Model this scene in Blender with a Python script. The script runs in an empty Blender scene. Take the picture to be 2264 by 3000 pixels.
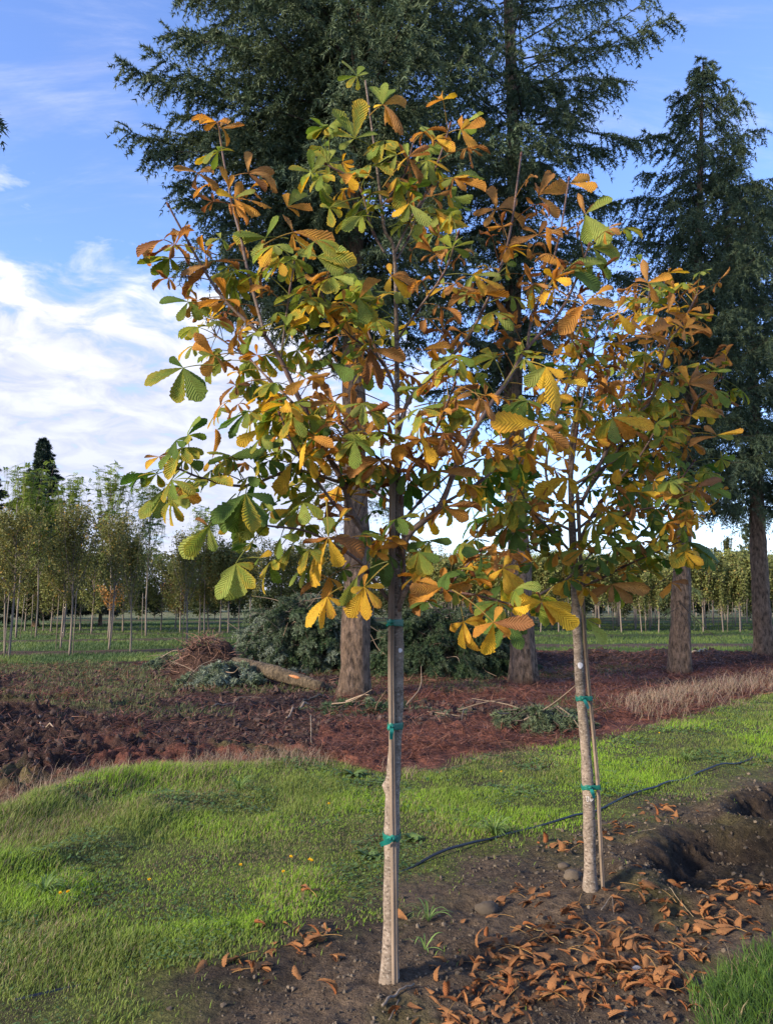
import bpy, math, random
import numpy as np
from mathutils import Vector

# ------------------------------------------------------------------ camera, world, sun, exposure
SC = bpy.context.scene
SW, SH, F = 2264.0, 3000.0, 2266.0          # photograph's pixels and focal length in them
HORIZON = 1750.0
CAMZ = 1.6
PITCH = math.atan((HORIZON - SH / 2) / F)
cam_d = bpy.data.cameras.new('camera')
cam_d.sensor_fit = 'VERTICAL'
cam_d.angle_y = 2 * math.atan(SH / 2 / F)
cam_d.clip_start = 0.05
cam_d.clip_end = 3000
cam = bpy.data.objects.new('camera', cam_d)
SC.collection.objects.link(cam)
cam.location = (0, 0, CAMZ)
cam.rotation_euler = (math.pi / 2 + PITCH, 0, 0)
SC.camera = cam

SUN_EL = math.radians(21)
SUN_AZ = math.radians(237)                  # clockwise from +Y: behind the camera, to the left
sun_dir = Vector((math.sin(SUN_AZ) * math.cos(SUN_EL), math.cos(SUN_AZ) * math.cos(SUN_EL), math.sin(SUN_EL)))

world = bpy.data.worlds.new('World')
SC.world = world
world.use_nodes = True
wn, wl = world.node_tree.nodes, world.node_tree.links
wn.clear()


def N(nt, typ, **kw):
    n = nt.nodes.new(typ)
    for k, v in kw.items():
        setattr(n, k, v)
    return n


def M(nt, op, a, b=None, c=None, clamp=False):
    n = nt.nodes.new('ShaderNodeMath')
    n.operation = op
    n.use_clamp = clamp
    for i, x in enumerate((a, b, c)):
        if x is None:
            continue
        if isinstance(x, (int, float)):
            n.inputs[i].default_value = x
        else:
            nt.links.new(x, n.inputs[i])
    return n.outputs[0]


def MR(nt, x, a, b, c=0.0, d=1.0, smooth=False):
    n = nt.nodes.new('ShaderNodeMapRange')
    n.interpolation_type = 'SMOOTHSTEP' if smooth else 'LINEAR'
    nt.links.new(x, n.inputs[0])
    for i, v in enumerate((a, b, c, d)):
        n.inputs[i + 1].default_value = v
    return n.outputs[0]


def MIX(nt, f, a, b, mode='MIX'):
    n = nt.nodes.new('ShaderNodeMix')
    n.data_type = 'RGBA'
    n.blend_type = mode
    for s, x in ((n.inputs[0], f), (n.inputs[6], a), (n.inputs[7], b)):
        if isinstance(x, (int, float)):
            s.default_value = x
        elif isinstance(x, tuple):
            s.default_value = (*x, 1) if len(x) == 3 else x
        else:
            nt.links.new(x, s)
    return n.outputs[2]


def SN(nt, vec, scale, detail=4, rough=0.55, lo=0.33, hi=0.67):
    return MR(nt, NOISE(nt, vec, scale, detail, rough), lo, hi)


def NOISE(nt, vec, scale, detail=4, rough=0.55, dist=0.0):
    n = nt.nodes.new('ShaderNodeTexNoise')
    n.inputs['Scale'].default_value = scale
    n.inputs['Detail'].default_value = detail
    n.inputs['Roughness'].default_value = rough
    n.inputs['Distortion'].default_value = dist
    if vec is not None:
        nt.links.new(vec, n.inputs['Vector'])
    return n.outputs[0]


nt = world.node_tree
sky = N(nt, 'ShaderNodeTexSky', sky_type='NISHITA', sun_disc=False)
sky.sun_elevation = SUN_EL
sky.sun_rotation = SUN_AZ
sky.air_density = 1.0
sky.dust_density = 0.6
sky.ozone_density = 2.5
skyc = MIX(nt, 1.0, sky.outputs[0], (0.98, 1.02, 1.32), 'MULTIPLY')
geo = N(nt, 'ShaderNodeTexCoord')
sep = N(nt, 'ShaderNodeSeparateXYZ')
wl.new(geo.outputs['Generated'], sep.inputs[0])
zz = M(nt, 'MAXIMUM', sep.outputs[2], 0.0)
inv = M(nt, 'DIVIDE', 1.0, M(nt, 'ADD', zz, 0.20))
px = M(nt, 'MULTIPLY', sep.outputs[0], inv)
py = M(nt, 'MULTIPLY', sep.outputs[1], inv)
cmb = N(nt, 'ShaderNodeCombineXYZ')
wl.new(px, cmb.inputs[0])
wl.new(py, cmb.inputs[1])
az = M(nt, 'ARCTAN2', sep.outputs[0], sep.outputs[1])         # 0 ahead, negative to the left
puff = NOISE(nt, cmb.outputs[0], 7.0, 9, 0.58, 0.5)
big = NOISE(nt, cmb.outputs[0], 1.6, 3, 0.5)
wisp_map = N(nt, 'ShaderNodeMapping')
wisp_map.inputs['Rotation'].default_value = (0, 0, 0.7)
wisp_map.inputs['Scale'].default_value = (1.0, 3.2, 1.0)
wl.new(cmb.outputs[0], wisp_map.inputs[0])
wisp = NOISE(nt, wisp_map.outputs[0], 1.6, 8, 0.66, 0.5)
# cover: heavy low on the left, thinning upwards and to the right
left = MR(nt, az, 0.25, -0.18, 0.0, 1.0, True)
cov_low = MR(nt, zz, 0.58, 0.30, 0.0, 1.0, True)
cov = M(nt, 'MULTIPLY', cov_low, M(nt, 'ADD', M(nt, 'MULTIPLY', left, 0.85), 0.15))
thr = M(nt, 'SUBTRACT', M(nt, 'SUBTRACT', 0.72, M(nt, 'MULTIPLY', cov, 0.29)), M(nt, 'MULTIPLY', left, MR(nt, zz, 0.44, 0.24, 0.0, 0.21, True)))
mixn = M(nt, 'ADD', M(nt, 'MULTIPLY', puff, 0.86), M(nt, 'MULTIPLY', big, 0.14))
dens = M(nt, 'MULTIPLY', M(nt, 'SUBTRACT', mixn, thr), 4.6, clamp=True)
wdens = M(nt, 'MULTIPLY', MR(nt, wisp, 0.46, 0.78, 0.0, 0.42, True), MR(nt, zz, 0.0, 0.2))
allc = M(nt, 'MAXIMUM', M(nt, 'MULTIPLY', dens, 0.92), wdens)
shade = M(nt, 'MULTIPLY', MR(nt, mixn, 0.40, 0.60, 0.0, 1.0), MR(nt, zz, 0.14, 0.38, 0.34, 1.0))
ccol = MIX(nt, shade, (2.35, 2.45, 3.15), (3.95, 3.95, 4.3))
hz = MR(nt, zz, 0.0, 0.16, 0.55, 0.0, True)
skyc = MIX(nt, hz, skyc, (2.6, 3.1, 4.2))
final = MIX(nt, allc, skyc, ccol)
bg = N(nt, 'ShaderNodeBackground')
bg.inputs[1].default_value = 0.148
wl.new(final, bg.inputs[0])
out = N(nt, 'ShaderNodeOutputWorld')
wl.new(bg.outputs[0], out.inputs[0])

sun_d = bpy.data.lights.new('sun', 'SUN')
sun_d.energy = 4.1
sun_d.angle = math.radians(8.0)
sun_d.color = (1.0, 0.86, 0.68)
sun = bpy.data.objects.new('sun', sun_d)
SC.collection.objects.link(sun)
sun.rotation_euler = (-sun_dir).to_track_quat('-Z', 'Y').to_euler()
sun.location = (-30, -20, 20)

SC.view_settings.view_transform = 'Standard'
SC.view_settings.look = 'None'
SC.view_settings.exposure = 1.08
SC.view_settings.gamma = 1.0
SC.cycles.max_bounces = 6
SC.cycles.transparent_max_bounces = 6

# ------------------------------------------------------------------ helpers
COL = SC.collection
rng = np.random.default_rng(7)
random.seed(7)
CP, SP = math.cos(PITCH), math.sin(PITCH)


def at(px, py, Y):
    """world point seen at photograph pixel (px,py) standing Y metres ahead"""
    xc, yc = (px - SW / 2) / F, -(py - SH / 2) / F
    t = Y / (CP - yc * SP)
    return np.array((xc * t, Y, CAMZ + t * (SP + yc * CP)))


def gnd(px, py, z=0.0):
    xc, yc = (px - SW / 2) / F, -(py - SH / 2) / F
    dz = SP + yc * CP
    t = (z - CAMZ) / dz
    return np.array((xc * t, t * (CP - yc * SP), z))


def nrm(v):
    v = np.asarray(v, float)
    return v / np.maximum(np.linalg.norm(v, axis=-1, keepdims=True), 1e-9)


def _h(ix, iy, s):
    a = (ix.astype(np.int64) * 374761393 + iy.astype(np.int64) * 668265263 + s * 1442695041) & 0xFFFFFFFF
    a = ((a ^ (a >> 13)) * 1274126177) & 0xFFFFFFFF
    return ((a ^ (a >> 16)) & 0xFFFF) / 65535.0


def vnoise(x, y, s=0):
    x = np.asarray(x, float)
    y = np.asarray(y, float)
    ix, iy = np.floor(x), np.floor(y)
    fx, fy = x - ix, y - iy
    fx = fx * fx * (3 - 2 * fx)
    fy = fy * fy * (3 - 2 * fy)
    a, b = _h(ix, iy, s), _h(ix + 1, iy, s)
    c, d = _h(ix, iy + 1, s), _h(ix + 1, iy + 1, s)
    return a + (b - a) * fx + (c - a) * fy + (a - b - c + d) * fx * fy


def fbm(x, y, s=0, o=4, g=0.5):
    r, amp, tot = 0, 1.0, 0
    for i in range(o):
        r = r + amp * vnoise(x * 2 ** i + 17.3 * i, y * 2 ** i - 9.1 * i, s + i)
        tot += amp
        amp *= g
    return r / tot                            # 0..1


class MB:
    def __init__(self):
        self.V, self.Q, self.T, self.C, self.U, self.n = [], [], [], [], [], 0

    def add(self, V, Q=None, T=None, C=(0.5, 0.5, 0.5), U=None):
        V = np.asarray(V, float).reshape(-1, 3)
        k = len(V)
        self.V.append(V)
        if Q is not None and len(Q):
            self.Q.append(np.asarray(Q, np.int64).reshape(-1, 4) + self.n)
        if T is not None and len(T):
            self.T.append(np.asarray(T, np.int64).reshape(-1, 3) + self.n)
        C = np.asarray(C, float)
        self.C.append(np.broadcast_to(C, (k, 3)) if C.ndim == 1 else C)
        self.U.append(np.zeros((k, 2)) if U is None else U)
        self.n += k
        return self

    def build(self, name, mat, parent=None, smooth=True):
        V = np.concatenate(self.V)
        if parent is not None:
            V = V - np.array(parent.location)
        Q = np.concatenate(self.Q) if self.Q else np.zeros((0, 4), np.int64)
        T = np.concatenate(self.T) if self.T else np.zeros((0, 3), np.int64)
        C, U = np.concatenate(self.C), np.concatenate(self.U)
        me = bpy.data.meshes.new(name)
        me.vertices.add(len(V))
        me.vertices.foreach_set('co', V.astype(np.float32).ravel())
        L = np.concatenate([Q.ravel(), T.ravel()]).astype(np.int32)
        me.loops.add(len(L))
        me.loops.foreach_set('vertex_index', L)
        me.polygons.add(len(Q) + len(T))
        st = np.concatenate([np.arange(len(Q)) * 4, len(Q) * 4 + np.arange(len(T)) * 3]).astype(np.int32)
        me.polygons.foreach_set('loop_start', st)
        me.polygons.foreach_set('use_smooth', np.full(len(st), smooth, bool))
        at_ = me.attributes.new('Col', 'FLOAT_COLOR', 'POINT')
        at_.data.foreach_set('color', np.concatenate([C, np.ones((len(C), 1))], 1).astype(np.float32).ravel())
        uv = me.uv_layers.new(name='UV')
        uv.data.foreach_set('uv', U[L].astype(np.float32).ravel())
        me.update(calc_edges=True)
        me.validate()
        me.materials.append(mat)
        o = bpy.data.objects.new(name, me)
        COL.objects.link(o)
        if parent is not None:
            o.parent = parent
        return o

    # ---- shapes
    def tube(self, P, R, n=8, C=(0.5, 0.5, 0.5), cap=True, rough=0.0, seed=0, vs=1.0, fn=None):
        P = np.asarray(P, float)
        m = len(P)
        R = np.broadcast_to(np.asarray(R, float), (m,))
        tg = nrm(np.gradient(P, axis=0))
        ref = np.array((0.0, 0.0, 1.0)) if abs(tg[0, 2]) < 0.9 else np.array((1.0, 0.0, 0.0))
        A = np.zeros((m, 3))
        a = ref
        for i in range(m):
            a = a - tg[i] * np.dot(a, tg[i])
            a = a / max(np.linalg.norm(a), 1e-9)
            A[i] = a
        B = np.cross(tg, A)
        th = np.arange(n) / n * 2 * math.pi
        rr = R[:, None] * np.ones((1, n))
        if rough:
            ii = np.arange(m)[:, None] * np.ones((1, n))
            rr = rr * (1 + rough * (2 * vnoise(ii * 0.6 + seed * 3.1, np.cos(th)[None] * 1.7 + np.sin(th)[None] * 2.3 + 20, seed) - 1))
        if fn is not None:
            rr = fn(rr, th, P)
        V = P[:, None] + rr[..., None] * (np.cos(th)[None, :, None] * A[:, None] + np.sin(th)[None, :, None] * B[:, None])
        L = np.concatenate([[0], np.cumsum(np.linalg.norm(np.diff(P, axis=0), axis=1))])
        U = np.stack([np.broadcast_to(th / 6.2832, (m, n)), np.broadcast_to((L * vs)[:, None], (m, n))], -1).reshape(-1, 2)
        i, j = np.meshgrid(np.arange(m - 1), np.arange(n), indexing='ij')
        j2 = (j + 1) % n
        Q = np.stack([i * n + j, i * n + j2, (i + 1) * n + j2, (i + 1) * n + j], -1).reshape(-1, 4)
        Tt = None
        V = V.reshape(-1, 3)
        if cap:
            V = np.concatenate([V, P[-1:], P[:1]])
            U = np.concatenate([U, U[-1:], U[:1]])
            e = m * n
            k = np.arange(n)
            Tt = np.concatenate([np.stack([(m - 1) * n + k, (m - 1) * n + (k + 1) % n, np.full(n, e)], -1),
                                 np.stack([(k + 1) % n, k, np.full(n, e + 1)], -1)])
        C = np.asarray(C, float)
        if C.ndim == 2:
            C = np.repeat(C, n, 0)
            if cap:
                C = np.concatenate([C, C[-1:], C[:1]])
        return self.add(V, Q, Tt, C, U)

    def tris(self, B, D, S, L, W, C):
        """many slim three-cornered blades: base B, direction D, side S, length L, width W, colour C"""
        k = len(B)
        L = np.broadcast_to(L, (k,))[:, None]
        W = np.broadcast_to(W, (k,))[:, None]
        V = np.stack([B - S * W / 2, B + S * W / 2, B + D * L], 1).reshape(-1, 3)
        T = np.arange(3 * k).reshape(-1, 3)
        C = np.repeat(np.broadcast_to(C, (k, 3)), 3, 0)
        return self.add(V, None, T, C)

    def quads(self, Cn, A, B, C):
        """many small leaf faces: centre Cn, half axes A (length) and B (width); diamond shaped"""
        k = len(Cn)
        V = np.stack([Cn - A, Cn + B + A * 0.1, Cn + A, Cn - B + A * 0.1], 1).reshape(-1, 3)
        Q = np.arange(4 * k).reshape(-1, 4)
        return self.add(V, Q, None, np.repeat(np.broadcast_to(C, (k, 3)), 4, 0))


def smooth_path(P, k=6):
    """Catmull-Rom through the points"""
    P = np.asarray(P, float)
    if len(P) < 3:
        t = np.linspace(0, 1, k + 1)[:, None]
        return P[0] * (1 - t) + P[-1] * t
    E = np.concatenate([2 * P[:1] - P[1:2], P, 2 * P[-1:] - P[-2:-1]])
    out = []
    for i in range(len(P) - 1):
        a, b, c, d = E[i:i + 4]
        t = (np.arange(k) / k)[:, None]
        out.append(0.5 * (2 * b + (c - a) * t + (2 * a - 5 * b + 4 * c - d) * t ** 2 + (3 * b - a - 3 * c + d) * t ** 3))
    out.append(P[-1:])
    return np.concatenate(out)


def tag(o, label=None, cat=None, group=None, kind=None):
    for k, v in (('label', label), ('category', cat), ('group', group), ('kind', kind)):
        if v:
            o[k] = v
    return o


def empty(name, loc, label=None, cat=None, group=None):
    o = bpy.data.objects.new(name, None)
    o.empty_display_size = 0.2
    COL.objects.link(o)
    o.location = [float(v) for v in loc]
    return tag(o, label, cat, group)


def copy_tree(root, loc, rz=0.0, sc=1.0, label=None):
    r = root.copy()
    COL.objects.link(r)
    r.location = [float(v) for v in loc]
    r.rotation_euler = (rng.normal(0, .022), rng.normal(0, .022), rz)
    r.scale = (sc, sc, sc) if not isinstance(sc, tuple) else sc
    if label:
        r['label'] = label
    for ch in list(root.children):
        c = ch.copy()
        COL.objects.link(c)
        c.parent = r
        for g in list(ch.children):
            d = g.copy()
            COL.objects.link(d)
            d.parent = c
    return r


# ------------------------------------------------------------------ materials
def mat(name, rough=0.8, build=None, transl=0.0, spec=0.3):
    m = bpy.data.materials.new(name)
    m.use_nodes = True
    t = m.node_tree
    p = t.nodes['Principled BSDF']
    p.inputs['Roughness'].default_value = rough
    p.inputs['Specular IOR Level'].default_value = spec
    col = N(t, 'ShaderNodeAttribute', attribute_name='Col').outputs['Color']
    nor = None
    if build:
        r = build(t, col, p)
        col, nor = r if isinstance(r, tuple) else (r, None)
    t.links.new(col, p.inputs['Base Color'])
    if nor is not None:
        t.links.new(nor, p.inputs['Normal'])
    if transl:
        tr = N(t, 'ShaderNodeBsdfTranslucent')
        t.links.new(MIX(t, 1.0, col, (1.15, 1.1, 0.75), 'MULTIPLY'), tr.inputs[0])
        if nor is not None:
            t.links.new(nor, tr.inputs[1])
        mx = N(t, 'ShaderNodeMixShader')
        mx.inputs[0].default_value = transl
        t.links.new(p.outputs[0], mx.inputs[1])
        t.links.new(tr.outputs[0], mx.inputs[2])
        t.links.new(mx.outputs[0], t.nodes['Material Output'].inputs[0])
    return m


def bump(t, h, strength=0.5, dist=0.01):
    b = N(t, 'ShaderNodeBump')
    b.inputs['Strength'].default_value = strength
    b.inputs['Distance'].default_value = dist
    t.links.new(h, b.inputs['Height'])
    return b.outputs[0]


def objco(t, sc=(1, 1, 1)):
    c = N(t, 'ShaderNodeTexCoord')
    m = N(t, 'ShaderNodeMapping')
    m.inputs['Scale'].default_value = sc
    t.links.new(c.outputs['Object'], m.inputs[0])
    return m.outputs[0]


def leaf_nodes(t, col, p):
    uv = N(t, 'ShaderNodeUVMap')
    s = N(t, 'ShaderNodeSeparateXYZ')
    t.links.new(uv.outputs[0], s.inputs[0])
    a = M(t, 'ABSOLUTE', M(t, 'SUBTRACT', s.outputs[1], 0.5))
    ph = M(t, 'SUBTRACT', s.outputs[0], M(t, 'MULTIPLY', a, 0.42))
    w = M(t, 'SINE', M(t, 'MULTIPLY', ph, 78.0))
    vein = MR(t, w, 0.55, 1.0, 0, 1)
    mid = MR(t, a, 0.035, 0.0, 0, 1)
    lines = M(t, 'MAXIMUM', M(t, 'MULTIPLY', vein, 0.45), mid)
    n1 = NOISE(t, objco(t), 38, 4, 0.6)
    n2 = NOISE(t, objco(t), 190, 2, 0.6)
    c = MIX(t, 1.0, col, MIX(t, n1, (0.62, 0.60, 0.55), (1.36, 1.36, 1.3)), 'MULTIPLY')
    spots = MR(t, NOISE(t, objco(t), 85, 3, 0.7), 0.57, 0.68, 0, 0.8)
    c = MIX(t, spots, c, MIX(t, 1.0, col, (0.75, 0.48, 0.35), 'MULTIPLY'))
    c = MIX(t, M(t, 'MULTIPLY', lines, 0.28), c, MIX(t, 1.0, c, (1.5, 1.45, 1.25), 'MULTIPLY'))
    g = N(t, 'ShaderNodeNewGeometry')
    c = MIX(t, M(t, 'MULTIPLY', g.outputs['Backfacing'], 0.30), c, MIX(t, 0.4, c, (0.42, 0.36, 0.16)))
    hgt = M(t, 'ADD', w, M(t, 'MULTIPLY', n2, 0.9))
    return c, bump(t, hgt, 0.55, 0.003)


def bark_nodes(sx, sz, lo, hi, b, spk=0.0):
    def f(t, col, p):
        v = objco(t, (sx, sx, sz))
        n = SN(t, v, 1.0, 6, 0.65)
        n2 = SN(t, objco(t, (70, 70, 110)), 1.0, 3, 0.6, .22, .78)
        n3 = NOISE(t, objco(t, (5, 5, 2.2)), 1.0, 3, 0.6)
        c = MIX(t, 1.0, col, MIX(t, n, (lo, lo, lo), (hi, hi, hi)), 'MULTIPLY')
        c = MIX(t, MR(t, n3, 0.4, 0.68, 0, 0.55), c, MIX(t, 1.0, c, (0.66, 0.64, 0.56), 'MULTIPLY'))
        if spk:
            c = MIX(t, MR(t, n2, 0.64, 0.72, 0, spk), c, (0.045, 0.035, 0.026))
            c = MIX(t, MR(t, n2, 0.34, 0.26, 0, spk * 0.6), c, (0.42, 0.38, 0.32))
        return c, bump(t, M(t, 'ADD', n, M(t, 'MULTIPLY', n2, 0.4)), 0.8, b)
    return f


def plain_noise(scale, lo, hi, bstr=0.0, bdist=0.01, detail=5):
    def f(t, col, p):
        n = NOISE(t, objco(t), scale, detail, 0.6)
        c = MIX(t, 1.0, col, MIX(t, n, (lo, lo, lo), (hi, hi, hi)), 'MULTIPLY')
        return (c, bump(t, n, bstr, bdist)) if bstr else c
    return f


def ground_nodes(t, col, p):
    v = objco(t)
    n1 = SN(t, v, 2.1, 6, 0.62, .3, .7)
    n2 = SN(t, v, 19, 6, 0.68, .3, .7)
    n3 = NOISE(t, v, 120, 4, 0.7)
    c = MIX(t, 1.0, col, MIX(t, n1, (0.62, 0.63, 0.66), (1.40, 1.38, 1.34)), 'MULTIPLY')
    c = MIX(t, 1.0, c, MIX(t, n2, (0.45, 0.45, 0.47), (1.55, 1.53, 1.5)), 'MULTIPLY')
    c = MIX(t, 1.0, c, MIX(t, n3, (0.6, 0.6, 0.6), (1.4, 1.4, 1.4)), 'MULTIPLY')
    c = MIX(t, MR(t, n3, 0.68, 0.78, 0, 0.5), c, (0.16, 0.12, 0.075))
    h = M(t, 'ADD', M(t, 'MULTIPLY', n2, 1.0), M(t, 'MULTIPLY', n3, 0.35))
    return c, bump(t, h, 1.0, 0.03)


MT = {
    'leaf': mat('leaf_surface', 0.6, leaf_nodes, 0.48, 0.15),
    'litter': mat('dry_leaf_surface', 0.8, leaf_nodes, 0.08, 0.12),
    'bark': mat('smooth_bark', 0.85, bark_nodes(16, 30, 0.62, 1.38, 0.002, 0.8)),
    'twig': mat('twig_bark', 0.65, bark_nodes(40, 60, 0.7, 1.3, 0.001, 0.3)),
    'rough_bark': mat('rough_bark', 0.95, bark_nodes(17, 7.0, 0.22, 1.75, 0.06, 0.25)),
    'needle': mat('needles', 0.6, plain_noise(3.0, 0.6, 1.4), 0.18, 0.2),
    'grass': mat('grass_blades', 0.55, plain_noise(2.2, 0.72, 1.28), 0.30, 0.25),
    'far_leaf': mat('far_leaves', 0.6, plain_noise(2.5, 0.6, 1.4), 0.30, 0.2),
    'ground': mat('ground_soil', 0.95, ground_nodes, 0, 0.15),
    'wood': mat('weathered_wood', 0.85, bark_nodes(60, 3.0, 0.62, 1.4, 0.0015, 0.1)),
    'tape': mat('tape_plastic', 0.38, plain_noise(60, 0.75, 1.3, 0.4, 0.003), 0.25, 0.5),
    'plain': mat('matt_paint', 0.7, plain_noise(80, 0.85, 1.1)),
    'hose': mat('black_hose', 0.45, plain_noise(25, 0.6, 1.7), 0, 0.5),
    'stone': mat('stone', 0.9, plain_noise(30, 0.55, 1.45, 0.6, 0.01)),
    'petal': mat('petal', 0.6, plain_noise(60, 0.85, 1.15), 0.25),
}

# ------------------------------------------------------------------ the planting row and the ground
BASE1 = gnd(1141, 2888)
HOSE_A, HOSE_B = gnd(640, 2690), gnd(2184, 2225)
RD = nrm((HOSE_B - HOSE_A)[:2])


def to_uv(x, y):
    dx, dy = x - BASE1[0], y - BASE1[1]
    return dx * RD[0] + dy * RD[1], -dx * RD[1] + dy * RD[0]


def from_uv(u, v):
    return BASE1[0] + u * RD[0] - v * RD[1], BASE1[1] + u * RD[1] + v * RD[0]


def edge(pts):
    P = np.array([gnd(*p)[:2] for p in pts])
    u, v = to_uv(P[:, 0], P[:, 1])
    o = np.argsort(u)
    return u[o], v[o]


E_HI = edge([(0, 2387), (330, 2275), (680, 2235), (977, 2228), (1140, 2268), (1300, 2240), (1492, 2200), (1763, 2157), (1980, 2105), (2264, 2035)])
E_LO = edge([(200, 2990), (380, 2905), (600, 2800), (800, 2700), (1000, 2640), (1180, 2570), (1400, 2490), (1620, 2430), (1760, 2400), (1900, 2350), (2060, 2290), (2264, 2235)])
E_CORNER = edge([(1990, 2990), (2040, 2900), (2120, 2800), (2264, 2705)])
BASE2 = gnd(1729, 2622)
HOLE1, HOLE2 = gnd(2165, 2530), gnd(2345, 2375)


def zone(x, y):
    """weights of what covers the ground: lawn, mulch, dark dug soil, row soil"""
    u, v = to_uv(x, y)
    j = fbm(x * 2.3, y * 2.3, 3, 4) - 0.5
    hi = np.interp(u, *E_HI) + j * 0.55
    lo = np.interp(u, *E_LO) - 0.07 + j * 0.45
    lo2 = np.interp(u, *E_CORNER, left=-1.35) + j * 0.35
    lo2 = np.where(u < E_CORNER[0][0], E_CORNER[1][0] - (E_CORNER[0][0] - u) * 0.55 + j * 0.35, lo2) - 0.09
    ss = lambda t: np.clip(t, 0, 1) ** 2 * (3 - 2 * np.clip(t, 0, 1))
    lawn = ss((v - lo + (fbm(x * 6, y * 6, 4, 3) - 0.5) * 0.35) / 0.40 + 0.5) * ss((hi - v) / 0.3 + 0.5)
    corner = ss((lo2 - v) / 0.15 + 0.5)
    return u, v, lawn, corner, ss, hi, lo


def height(x, y):
    x = np.asarray(x, float)
    y = np.asarray(y, float)
    u, v, lawn, corner, ss, hi, lo = zone(x, y)
    near = ss((26 - y) / 10)
    h = 0.03 * (fbm(x * 1.1, y * 1.1, 11, 3) - 0.5)
    bare = np.clip(1 - lawn - corner, 0, 1) * near
    row = ss((lo - v) / 0.4)
    h = h + row * (1 - corner) * near * (0.060 * (fbm(x * 4.5, y * 4.5, 12, 4, 0.6) - 0.5) + 0.022 * (fbm(x * 22, y * 22, 13, 3, 0.6) - 0.5))
    # lawn: soft lumps, and two grassy banks towards the far edge on the left
    h = h + lawn * 0.05 * (fbm(x * 2.6, y * 2.6, 14, 3) - 0.5)
    lft = ss((2.4 - u) / 2.0) * ss((y - 1.5) / 2)
    d1 = hi - v
    h = h + lft * 0.085 * np.exp(-((d1 - 0.35) / 0.30) ** 2) * (0.4 + 1.1 * fbm(u * 1.2, v * 0.8, 15, 2))
    h = h + lft * 0.075 * np.exp(-((d1 - 1.35) / 0.28) ** 2) * (0.2 + 1.4 * fbm(u * 1.0 + 4, v * 0.8, 16, 2))
    # dug ground beyond: clods
    far = ss((v - hi) / 0.6) * near
    rough = 0.35 + 0.65 * ss((-u + 2.6) / 2) * ss((v - 4.0) / 1.0)
    big = fbm(x * 1.5, y * 1.5, 17, 4, 0.6) - 0.5
    h = h + far * (0.42 * rough * big + 0.26 * rough * (np.abs(fbm(x * 5.5, y * 5.5, 18, 3, 0.6) - 0.5) * 2) + (0.06 + 0.07 * rough) * (fbm(x * 13, y * 13, 19, 3, .6) - 0.5))
    m2 = np.exp(-((y - 19.5 + 0.05 * x) / 1.7) ** 2) * ss((x - 1.0) / 2.5)
    h = h + m2 * (0.18 + 0.30 * (fbm(x * 2.2, y * 2.2, 20, 4, 0.6) - 0.3))
    # planting holes whose trees were dug out
    for c, a, b, dp in ((HOLE1, 0.62, 0.40, 0.125), (HOLE2, 0.62, 0.36, 0.14)):
        cu, cv = to_uv(c[0], c[1])
        jj = 0.8 * (fbm(x * 5, y * 5, 22, 5, .65) - 0.5)
        r = np.sqrt(((u - cu) / a) ** 2 + ((v - cv) / b) ** 2) + jj
        h = h - dp * ss((1.12 - r) / 0.42) * (0.7 + 0.6 * fbm(x * 9, y * 9, 23, 3)) + 0.05 * np.exp(-((r - 1.35) / 0.25) ** 2)
    for c in (BASE1, BASE2):
        r2 = (x - c[0]) ** 2 + (y - c[1]) ** 2
        h = h + 0.03 * np.exp(-r2 / 0.09)
    # hose furrow edge
    return h


def gz(p):
    return float(height(np.array([p[0]]), np.array([p[1]]))[0])


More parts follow.
